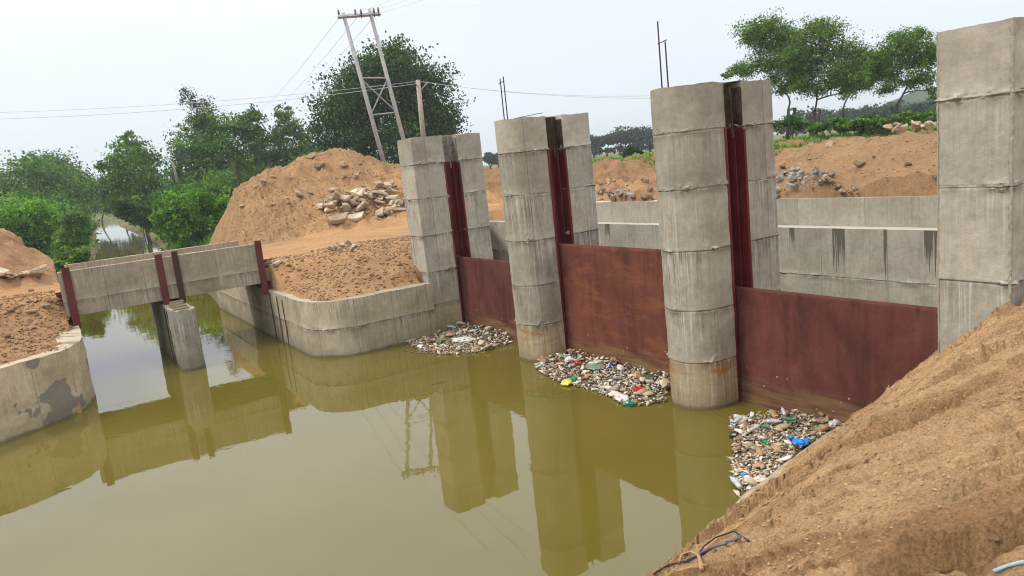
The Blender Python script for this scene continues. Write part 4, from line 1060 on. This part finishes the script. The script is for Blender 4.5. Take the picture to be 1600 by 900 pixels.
LM = {
 'dark': leafmat('dark leaves', (.016, .044, .008), (.10, .19, .026)),
 'mid': leafmat('green leaves', (.026, .080, .010), (.18, .36, .040)),
 'bright': leafmat('bright leaves', (.045, .14, .010), (.24, .47, .035), .5),
 'olive': leafmat('olive leaves', (.035, .090, .014), (.20, .34, .050)),
 'grey': leafmat('greyish leaves', (.050, .070, .045), (.11, .135, .08)),
 'far': leafmat('far leaves', (.030, .055, .028), (.065, .10, .045)),
}
def tree(name, label, dist, base, lobes, mat, n=5200, leaf=.2, seed=1, cat='tree', group=None, trunk=.22, flat=.8, depth=.8, shell=.5, stems=1, fork=.35, aspect=1., spread=.16, vis=False, clump=26, sink=.4):
    b = D(base[0], base[1], dist)
    zg = gz(b[0], b[1]); zb = min(b[2], zg+.3) if zg > 0 else .2
    b = np.array([b[0], b[1], zg-.1])
    rr = random.Random(seed); fw = np.array([b[0]-CAM[0], b[1]-CAM[1], 0]); fw /= np.linalg.norm(fw)
    C_, R2 = [], []
    for (px, py, rp_) in lobes:
        dd = rp_/FOC*dist*depth*rr.uniform(-.8, .8)
        c = D(px, py, dist+dd); C_.append(c); R2.append(rp_/FOC*(dist+dd))
    tot = sum(q*q for q in R2); npl = [int(1.35*n*q*q/tot) for q in R2]
    root = empty(name, tuple(b), label=label, category=cat)
    if group: root['group'] = group
    leaf_cloud('crown', C_, R2, npl, leaf, LM[mat], seed, flat, root, tuple(b), shell, aspect=aspect, spread=spread, clump=clump)
    if trunk:
        m = MB(); zmin = min(c[2] for c in C_); fk = b+np.array([0, 0, max(.3, (np.mean([c[2] for c in C_])-b[2])*fork)])
        st = []
        for s_ in range(stems):
            off = np.array([rr.uniform(-.5, .5), rr.uniform(-.5, .5), 0])*(stems > 1)*1.2
            f2 = fk+off*1.6+np.array([rr.uniform(-.3, .3), rr.uniform(-.3, .3), 0]); st.append(f2)
            m.tube([tuple(off*.4-np.array([0, 0, sink])), tuple((f2-b)*.5+off*.3), tuple(f2-b)], [trunk*1.2, trunk, trunk*.8], 7)
        nodes = [(np.array(s_), trunk*.62) for s_ in st]
        order = sorted(range(len(C_)), key=lambda i: min(np.linalg.norm(C_[i]-s_) for s_ in st))
        for i in order:
            c, q = C_[i], R2[i]
            def cost(nd):
                v = c-nd[0]; return np.linalg.norm(v)+(1.5*abs(v[2]) if v[2] < 0 else 0)
            p0, r0_ = min(nodes, key=cost); r1 = max(r0_*.62, trunk*.12)
            bend = np.array([rr.uniform(-.16, .16), rr.uniform(-.16, .16), rr.uniform(.0, .12)])*np.linalg.norm(c-p0)
            mid = (p0+c)/2+bend
            m.tube([tuple(p0-b), tuple((p0+mid)/2+bend*.3-b), tuple(mid-b), tuple((mid+c)/2+bend*.25-b), tuple(c-b)], [r0_, r0_*.9, (r0_+r1)/2, r1*1.05, r1], 6)
            nodes += [(mid, (r0_+r1)/2), (c, r1)]
            for k in range(4 if vis else 2):
                v = np.array([rr.gauss(0, 1), rr.gauss(0, 1), rr.gauss(.3, .6)]); v = v/np.linalg.norm(v)*q*.85*np.array([1, 1, flat])
                m.tube([tuple(c-b), tuple(c+v*.5-b+np.array([0, 0, .1*q])), tuple(c+v-b)], [r1*.6, r1*.4, r1*.15], 4)
        link('trunk', m.mesh('trunk', M['bark'], True), root)
    return root
# left bank
tree('bush', 'bright green bush lowest at the left edge above the earth heap', 76, (45, 425), [(20, 350, 38), (60, 345, 34), (95, 375, 30), (30, 385, 38), (75, 395, 30), (115, 395, 18), (-30, 370, 40)], 'bright', 11000, .26, 11, 'bush', trunk=.08, stems=3, fork=.3, spread=.13, clump=30)
tree('tree', 'rounded dark green tree behind the bright bush at the left edge', 122, (60, 380), [(35, 285, 38), (75, 275, 34), (105, 295, 30), (60, 320, 42), (110, 330, 28), (125, 355, 20), (10, 305, 35), (50, 255, 14), (-25, 300, 40)], 'mid', 13000, .32, 12)
tree('tree', 'thin topped tree showing behind the rounded left tree', 132, (85, 360), [(85, 258, 22), (110, 280, 22), (60, 262, 20), (45, 248, 10), (122, 300, 20)], 'dark', 5000, .26, 13)
tree('tree', 'small pale tree far along the stream between the left trees', 170, (135, 335), [(136, 290, 14), (140, 315, 16), (150, 322, 10), (128, 325, 12)], 'far', 2600, .36, 14, trunk=0)
tree('tree', 'tall pointed tree standing right of the stream, left of the dead pole', 100, (228, 346), [(200, 232, 20), (190, 255, 24), (225, 250, 24), (205, 285, 34), (170, 290, 20), (240, 280, 22), (205, 305, 30), (172, 312, 18), (240, 315, 24), (200, 212, 9), (165, 258, 12)], 'mid', 14000, .25, 15, shell=.35)
tree('bush', 'bright green rounded bush beside the earth heap, above the bridge', 62, (300, 385), [(265, 325, 26), (300, 318, 28), (335, 325, 26), (285, 350, 32), (325, 350, 30), (352, 330, 16), (300, 370, 24), (256, 342, 16), (272, 366, 14)], 'bright', 10000, .21, 16, 'bush', trunk=.08, stems=3, spread=.13, clump=30)
tree('bush', 'dark low bush at the foot of the tall pointed tree', 78, (225, 365), [(225, 340, 16), (240, 338, 20), (205, 328, 15), (255, 320, 18), (188, 318, 13)], 'dark', 5000, .2, 17, 'bush', trunk=.08, stems=2)
tree('eucalyptus', 'slender wispy tree sticking up highest above the left trees', 95, (300, 320), [(288, 143, 9), (297, 150, 12), (303, 163, 16), (315, 182, 16), (320, 162, 14), (300, 190, 13), (290, 202, 10), (328, 172, 10), (312, 200, 14), (285, 158, 6)], 'grey', 1900, .18, 18, trunk=.13, shell=.1, vis=True, clump=14, spread=.2)
tree('tree', 'broad dark green tree mass right of the slender tree', 94, (340, 330), [(330, 205, 26), (375, 195, 24), (400, 215, 22), (300, 225, 26), (345, 240, 36), (390, 250, 30), (305, 265, 30), (280, 280, 20), (350, 280, 34), (395, 180, 14), (320, 190, 16), (405, 275, 20)], 'mid', 19000, .25, 19)
tree('tree', 'loose tree with gaps left of the great round tree', 95, (450, 290), [(443, 180, 16), (455, 200, 18), (435, 215, 20), (470, 215, 14), (450, 240, 26), (425, 245, 20), (480, 235, 20), (440, 265, 24), (475, 262, 20)], 'olive', 7500, .25, 20, shell=.25)
tree('mango_tree', 'great round dark tree behind the leaning twin pole', 78, (610, 272), [(600, 100, 38), (560, 130, 40), (635, 115, 40), (670, 130, 34), (530, 165, 38), (590, 165, 46), (650, 170, 44), (690, 175, 32), (510, 205, 30), (560, 215, 40), (620, 220, 40), (680, 215, 34), (520, 240, 28), (575, 250, 30), (700, 200, 22), (620, 85, 24), (640, 250, 22), (610, 130, 34), (640, 200, 36), (560, 185, 34)], 'dark', 44000, .23, 21, trunk=.5, shell=.5, stems=3)
tree('dead_tree', 'bare grey tree by the dead pole on the left bank', 90, (280, 320), [(272, 232, 8), (285, 245, 10), (278, 250, 8)], 'grey', 250, .18, 22, trunk=.08, vis=True, clump=8)
rod('dead_pole', [tuple(D(277, 285, 88)), tuple(D(270, 255, 88)), tuple(D(262, 246, 88))], [.16, .13, .06], M['polegrey'], 'bare broken grey pole among the left trees', 'pole')
for i, (bx, by, d_, ls, mt, lb) in enumerate((
    (130, 372, 70, [(122, 358, 12), (116, 345, 14), (128, 374, 7), (108, 372, 12)], 'olive', 'rough dry green scrub on the left bank of the narrow stream'),
    (150, 330, 150, [(140, 318, 14), (165, 312, 16), (185, 318, 16), (155, 300, 14)], 'dark', 'dark shrubs where the stream disappears between the trees'),
    (180, 352, 100, [(205, 335, 10), (190, 325, 11), (215, 345, 8)], 'dark', 'shadowy scrub on the right bank of the narrow stream'),
    (400, 300, 74, [(395, 285, 26), (430, 280, 24), (460, 278, 22), (365, 300, 26), (490, 265, 20)], 'dark', 'dark undergrowth behind the left shoulder of the earth heap'),
    (225, 362, 92, [(232, 334, 15), (248, 350, 14), (258, 366, 9), (215, 320, 14)], 'mid', 'leafy scrub on the right stream bank at the foot of the tall pointed tree'),
    (195, 335, 135, [(188, 326, 11), (200, 332, 12), (178, 318, 12), (170, 325, 8)], 'mid', 'leafy scrub where the right stream bank turns out of sight'),
    (118, 385, 70, [(112, 372, 15), (122, 388, 12), (104, 392, 15), (126, 360, 12)], 'bright', 'bright scrub between the left edge bush and the stream'),
    (100, 350, 108, [(105, 335, 20), (80, 330, 22), (125, 345, 14), (50, 335, 24), (15, 330, 24)], 'mid', 'belt of green scrub under the rounded left tree'),
    (330, 330, 76, [(300, 300, 22), (335, 295, 24), (365, 290, 24), (270, 305, 18), (385, 280, 22)], 'mid', 'green scrub rising behind the bright rounded bush'),
    (500, 262, 70, [(500, 250, 20), (530, 252, 18), (560, 262, 18), (640, 268, 20), (600, 265, 18), (670, 262, 18)], 'mid', 'undergrowth at the foot of the great round tree'),
    (50, 400, 82, [(45, 400, 34), (85, 405, 28), (10, 400, 34), (105, 412, 18), (120, 398, 16)], 'mid', 'dark green scrub under the bright bush at the left edge'),
    (105, 412, 50, [(108, 408, 14), (125, 400, 11), (95, 418, 13)], 'olive', 'yellowish weeds behind the left end of the bridge'))):
    tree('bush', lb, d_, (bx, by), ls, mt, 5200, .17 if d_ < 90 else .28, 300+i, 'bush', trunk=0)
# date palm
pb = D(372, 300, 66); pz = gz(pb[0], pb[1]); proot = empty('date_palm', (pb[0], pb[1], pz), label='dark date palm with drooping fronds at the edge of the earth heap', category='palm')
pc = D(372, 258, 66)-np.array([pb[0], pb[1], pz]); m = MB(); m.tube([(0, 0, -.3), tuple(pc*.5), tuple(pc)], [.22, .2, .2], 8); link('trunk', m.mesh('trunk', M['bark'], True), proot)
Vp, Fp, Tp = [], [], []; rr = random.Random(3)
for i in range(64):
    a = rr.uniform(0, 6.28); el = rr.uniform(-.5, 1.25); L = rr.uniform(1.5, 2.2); pr = None
    for s_ in range(13):
        t = s_/12; p = pc+np.array([math.cos(a)*math.cos(el)*L*t, math.sin(a)*math.cos(el)*L*t, math.sin(el)*L*t-1.1*t*t])
        if pr is not None:
            for sd in (-1, 1):
                w = np.array([-math.sin(a), math.cos(a), -.35])*sd*.34*math.sin(math.pi*min(1, t+.12))+ (p-pr)*.9
                k = len(Vp); Vp += [pr, pr+(p-pr)*.35, pr+w]; Fp.append((k, k+1, k+2)); Tp += [rr.random()*.6]*3
        pr = p
Tp = np.array(Tp); link('crown', mesh_np('crown', Vp, Fp, [LM['dark']], attrs={'tone': np.stack([Tp, Tp, Tp, np.ones(len(Tp))], 1)}), proot)
# right side: acacias
AG = 'acacia trees beyond the brown hill'
tree('acacia', 'leftmost acacia, its crown reaching out over the tall round pier', 62, (1225, 186), [(1178, 48, 24), (1205, 42, 22), (1195, 70, 24), (1225, 75, 24), (1165, 108, 18), (1150, 112, 14), (1215, 100, 22), (1195, 100, 18), (1230, 55, 20), (1172, 60, 16), (1135, 118, 8), (1240, 125, 20), (1222, 140, 14), (1210, 125, 14), (1245, 95, 18)], 'olive', 17000, .115, 31, group=AG, trunk=.13, flat=.8, shell=.3, stems=2, fork=.42, vis=True, spread=.15, clump=16)
tree('acacia', 'widest acacia in the middle of the row beyond the hill', 60, (1270, 188), [(1265, 55, 26), (1295, 48, 24), (1250, 85, 28), (1290, 85, 30), (1325, 80, 24), (1265, 115, 26), (1310, 112, 26), (1335, 100, 18), (1240, 110, 20), (1300, 130, 20), (1280, 38, 12), (1325, 130, 16), (1250, 135, 16), (1345, 118, 16), (1275, 140, 16), (1320, 145, 14), (1240, 85, 20), (1350, 85, 14)], 'olive', 21000, .115, 32, group=AG, trunk=.13, flat=.8, shell=.3, stems=2, fork=.42, vis=True, spread=.15, clump=16)
tree('acacia', 'leaning acacia with thin sparse foliage right of the widest one', 66, (1318, 186), [(1345, 105, 20), (1370, 115, 18), (1350, 130, 18), (1365, 90, 16), (1385, 140, 14), (1335, 140, 14)], 'olive', 6000, .11, 33, group=AG, trunk=.13, flat=.6, shell=.2, stems=1, fork=.35, vis=True, spread=.16, clump=14)
tree('acacia', 'round topped acacia with a dark forked trunk, next to the right pier', 64, (1405, 178), [(1405, 62, 22), (1430, 70, 24), (1385, 85, 22), (1415, 95, 26), (1445, 95, 22), (1380, 110, 18), (1450, 120, 16), (1460, 80, 16), (1435, 52, 12), (1455, 140, 10), (1395, 125, 14), (1435, 125, 14), (1370, 95, 16), (1462, 155, 9), (1368, 118, 16), (1420, 130, 14), (1352, 105, 12)], 'mid', 15000, .115, 34, group=AG, trunk=.13, flat=.8, shell=.3, stems=2, fork=.42, vis=True, spread=.15, clump=16)
for i, (bx, by, lb, ws) in enumerate(((1240, 182, 'dark bush under the leftmost acacia', 30), (1310, 186, 'spreading green bush below the widest acacia', 36), (1360, 182, 'low green bush in the middle of the row under the acacias', 34), (1415, 176, 'dark green bush at the foot of the forked acacia', 30), (1450, 172, 'green bush touching the right pier, under the hazy hill', 20))):
    by += 4; tree('bush', lb, 58-i, (bx, by+14), [(bx-ws*.6, by+7+3*math.sin(i*3), ws*.25), (bx, by+3, ws*.34), (bx+ws*.5, by+9, ws*.22), (bx+ws, by+10, ws*.25), (bx-ws, by+10, ws*.25), (bx+ws*.2, by+10, ws*.3)], ['mid', 'mid', 'mid', 'olive', 'mid'][i], 4200, .13, 41+i, 'bush', trunk=0, flat=.6)
h = hit(1430, 193); 
for i in range(18):
    px = R_.uniform(1385, 1462); h = D(px, 190+R_.uniform(-4, 5), 48+R_.uniform(-1, 1)); g = gz(h[0], h[1])
    put('stone', R_.choice(slabs+stones), (h[0], h[1], max(g, h[2]-.3)+.1), R_.uniform(.4, 1.0), (R_.uniform(-.7, .7), R_.uniform(-.7, .7), R_.uniform(0, 6)), 'pale rock in the heap on the grass beside the right pier', 'stone', 'rocks heaped on the grass beyond the hill')
# tiny shrubs by the big heap, and the one in the field
tree('shrub', 'small dark green shrub between the earth heap and the rubble', 45.5, (603, 303), [(595, 297, 10), (607, 295, 11), (618, 299, 8), (586, 301, 7)], 'mid', 1500, .09, 51, 'shrub', trunk=0)
tree('shrub', 'tiny green shrub half hidden by the square pier', 46, (628, 303), [(626, 297, 7)], 'mid', 400, .09, 52, 'shrub', trunk=0)
tree('shrub', 'dark bush on the brown bank seen between the round nosed piers', 62, (985, 245), [(983, 237, 8), (992, 234, 7), (977, 241, 6), (1000, 238, 5)], 'dark', 1500, .12, 53, 'shrub', trunk=0)
# far tree rows, hazy
FG = 'distant trees beyond the green field'
rr = random.Random(9)
for i, (px, top, rp_) in enumerate(((928, 212, 10), (948, 208, 9), (968, 200, 13), (985, 199, 12), (1002, 198, 13), (1016, 200, 12), (765, 238, 7), (778, 240, 6))):
    by = 322-.107*(px-150)*1.0+3
    tree('tree', ['hazy distant tree seen between the two round nosed piers', 'hazy distant tree in the gap left of the far round nosed pier'][px < 900], 210, (px, by-2), [(px, top+rp_*.9, rp_), (px+rp_*.6, top+rp_*1.4, rp_*.8), (px-rp_*.6, top+rp_*1.4, rp_*.8), (px, by-5, rp_*.6), (px+rp_, by-4, rp_*.5)], 'far', 2600, .5, 70+i, group=[FG, 'distant trees in the left gap'][px < 900], trunk=.35, shell=.35)
for i in range(15):
    px = 1232+i*17+rr.uniform(-5, 5); hor = 322.2-.107*(px-150); rp_ = rr.uniform(12, 17)
    tree('tree', 'hazy distant tree low on the horizon under the acacias', 190+rr.uniform(-20, 30), (px, hor+4), [(px, hor-14+rr.uniform(-4, 4), rp_), (px+rp_*.7, hor-8, rp_*.8), (px-rp_*.7, hor-8, rp_*.8)], 'far', 1500, .5, 90+i, group='distant trees under the acacias', trunk=.3, shell=.35)
for i in range(12):
    px = 20+i*42+rr.uniform(-8, 8); hor = 322.2-.107*(px-150); rp_ = rr.uniform(11, 17)
    tree('tree', 'hazy distant tree behind the trees of the left bank', 230+rr.uniform(-20, 30), (px, hor+4), [(px, hor-12, rp_), (px+rp_*.7, hor-6, rp_*.8)], 'far', 1100, .55, 120+i, group='distant trees behind the left bank', trunk=.3, shell=.35)
# wooded hill far right
xs = np.linspace(-1, 1, 60); XX, YY = np.meshgrid(xs, xs); hc = D(1452, 184, 480)
ZZ = 19*np.exp(-(XX*2.2)**2-(YY*2.2)**2)*(1+.12*fbm(XX*6, YY*6, 1.1, 4))-2
V = np.stack([XX*80, YY*80, ZZ], -1).reshape(-1, 3); i_ = np.arange(3600).reshape(60, 60); F = np.stack([i_[:-1, :-1], i_[:-1, 1:], i_[1:, 1:], i_[1:, :-1]], -1).reshape(-1, 4)
link('hills', mesh_np('hills', V, F, [simple('wooded hillside', (.03,.05,.02), (.07,.10,.04), .06, 1, 2., .3)], True), None, (hc[0], hc[1], 3), kind='structure')

# grass and weeds by the stream and on the right field
def tufts(name, regions, n, h0, h1, mat, label, seed=1, zmin=.05, w=.03):
    r_ = np.random.default_rng(seed); Vs = []
    for (x0, x1, y0, y1, fr) in regions:
        m = int(n*fr); x = r_.uniform(x0, x1, m); y = r_.uniform(y0, y1, m)
        k = (fbm(x*.3, y*.3, 8.8, 3) > -.15) & ((height(x, y) < 2.2) | (x > 9))
        x, y = x[k], y[k]; z_ = height(x, y); k = z_ > zmin; x, y, z_ = x[k], y[k], z_[k]; m = len(x)
        h = h0+(h1-h0)*r_.random(m); a = r_.uniform(0, 6.28, m); ww = w*(1+r_.random(m)); ln = r_.normal(0, .35, (m, 2))*h[:, None]
        b1 = np.stack([x-np.cos(a)*ww, y-np.sin(a)*ww, z_-.03], -1); b2 = np.stack([x+np.cos(a)*ww, y+np.sin(a)*ww, z_-.03], -1)
        t = np.stack([x+ln[:, 0], y+ln[:, 1], z_+h], -1); Vs.append(np.stack([b1, b2, t], 1).reshape(-1, 3))
    V = np.concatenate(Vs); T = np.repeat(r_.random(len(V)//3), 3)
    link(name, mesh_np(name, V, np.arange(len(V)).reshape(-1, 3), [mat], attrs={'tone': np.stack([T, T, T, np.ones(len(T))], 1)}), kind='stuff', label=label, category='grass')
tufts('bank_grass', [(-13, -9.3, 32, 60, .5), (-1.5, 5, 40, 70, .5)], 26000, .2, .7, LM['olive'], 'rank grass along both banks of the narrow stream', 1, .12, .06)
tufts('field_grass', [(24, 60, 10, 48, .7), (14, 50, 40, 70, .3)], 42000, .12, .4, LM['bright'], 'low green ground cover beyond the hill and the road', 2, 2., .07)

# ------------------------------------------------------------------ power lines
hroot_p = D(604, 285, 46); gzz = gz(hroot_p[0], hroot_p[1])
ph = empty('twin_pole', (hroot_p[0], hroot_p[1], gzz), label='leaning twin pole power structure with cross arm, in front of the great round tree', category='power pole')
O = np.array([hroot_p[0], hroot_p[1], gzz])
A0, A1 = D(610, 292, 46), D(536, 20, 46); B0, B1 = D(652, 300, 46.6), D(577, 14, 46.6)
for a_, b_ in ((A0, A1), (B0, B1)):
    a_ = a_+(a_-b_)*.05
    m = MB(); m.tube([tuple(a_-O), tuple(b_-O)], [.145, .105], 10); link('pole', m.mesh('pole', M['polegrey'], True), ph)
def bar(p, q, w, root, name, mat, O):
    m = MB(); m.tube([tuple(np.array(p)-O), tuple(np.array(q)-O)], w, 4); link(name, m.mesh(name, mat), root)
bar(D(528, 27, 45.8), D(594, 22, 46.8), .10, ph, 'cross_arm', M['polesteel'], O)
bar(D(529, 25, 46.0), D(593, 20, 46.9), .06, ph, 'cross_arm', M['polesteel'], O)
def onp(a, b, y):    # point of the pole at photo row y
    t = (y-(20 if a is A0 else 14))/((292 if a is A0 else 300)-(20 if a is A0 else 14)); return b+(a-b)*t
for ya, yb in ((119, 119), (177, 172), (121, 171), (176, 120)):
    bar(onp(A0, A1, ya), onp(B0, B1, yb), .045, ph, 'brace', M['polesteel'], O)
ins = []
for px, py in ((530, 20), (556, 19), (565, 19), (585, 17), (592, 16)):
    p = D(px, py+7, 46.2); m = MB(); q = p-O; m.tube([(q[0], q[1], q[2]-.1), (q[0], q[1], q[2]+.12), (q[0], q[1], q[2]+.2), (q[0], q[1], q[2]+.42)], [.03, .03, .07, .05], 7)
    link('insulator', m.mesh('insulator', simple('brown insulator', (.08,.06,.05), (.14,.1,.09), 5, .4, 0) if px == 530 else bpy.data.materials['brown insulator'], True), ph)
sp = D(655, 210, 66); sg = gz(sp[0], sp[1]); pr = empty('power_pole', (sp[0], sp[1], sg), label='single pinkish concrete pole rising behind the square pier', category='power pole')
O2 = np.array([sp[0], sp[1], sg]); T2 = D(653, 125, 66); m = MB(); bt = D(664, 240, 66); m.tube([tuple(bt-O2), tuple(T2-O2)], [.26, .2], 8)
link('pole', m.mesh('pole', simple('pinkish pole', (.30,.24,.20), (.42,.35,.30), 3, .9, .01), True), pr)
bar(D(655, 139, 66), D(649, 130, 65), .05, pr, 'bracket', M['polesteel'], O2); bar(D(657, 141, 66), D(668, 129, 66.6), .05, pr, 'bracket', M['polesteel'], O2)
def wire(p, q, sag, label, r_=.02, k=24):
    p = np.array(p); q = np.array(q); pts = [p+(q-p)*t-np.array([0, 0, 4*sag*t*(1-t)]) for t in np.linspace(0, 1, k)]
    rod('power_line', [tuple(v) for v in pts], r_*.75, M['wire'], label, 'wire', 'overhead power lines')
far_ = [D(395, 176, 190), D(412, 178, 190), D(430, 180, 190)]
for f_, (px, py, d_), w_ in zip(far_, ((528, 30, 45.9), (556, 30, 46.2), (583, 27, 46.6)), ('left', 'middle', 'right')):
    wire(D(px, py, d_), f_, 1.0, w_+' of three wires running from the twin pole down to the left trees', .017)
for (px, py, d_), (qx, qy), w_ in zip(((543, 22, 46), (578, 17, 46.4), (592, 20, 46.8)), ((662, -25), (720, -38), (760, -42)), ('upper', 'middle', 'lower')):
    wire(D(px, py, d_), D(qx, qy, 30), .15, w_+' one of the three wires rising to the right from the twin pole', .011)
wire(D(-90, 178, 78), D(653, 127, 66), .5, 'upper wire from the left edge to the single pole', .022)
wire(D(-90, 188, 78), D(649, 131, 65), .6, 'lower wire from the left edge to the single pole', .026)
wire(D(653, 127, 66), D(1250, 130, 72), 1.2, 'upper wire from the single pole to the right behind the piers', .022)
wire(D(668, 129, 66.6), D(1250, 141, 72), 1.0, 'lower wire from the single pole to the right behind the piers', .022)

for o_ in list(COL.objects):
    if o_.parent is None and 'category' in o_ and 'kind' not in o_: o_['kind'] = 'thing'

# ------------------------------------------------------------------ air
HAZE = .00055
hz = MB(); hz.box((-1560, -1560, -2.6), (1560, 1560, 60))
hm = bpy.data.materials.new('air haze'); hm.use_nodes = True; nt = hm.node_tree
for nd in list(nt.nodes): nt.nodes.remove(nd)
om = nt.nodes.new('ShaderNodeOutputMaterial'); vp = nt.nodes.new('ShaderNodeVolumePrincipled')
vp.inputs['Color'].default_value = (.86, .92, .96, 1); vp.inputs['Density'].default_value = HAZE; vp.inputs['Anisotropy'].default_value = .2
nt.links.new(vp.outputs[0], om.inputs['Volume'])
link('haze', hz.mesh('haze', hm), kind='stuff')
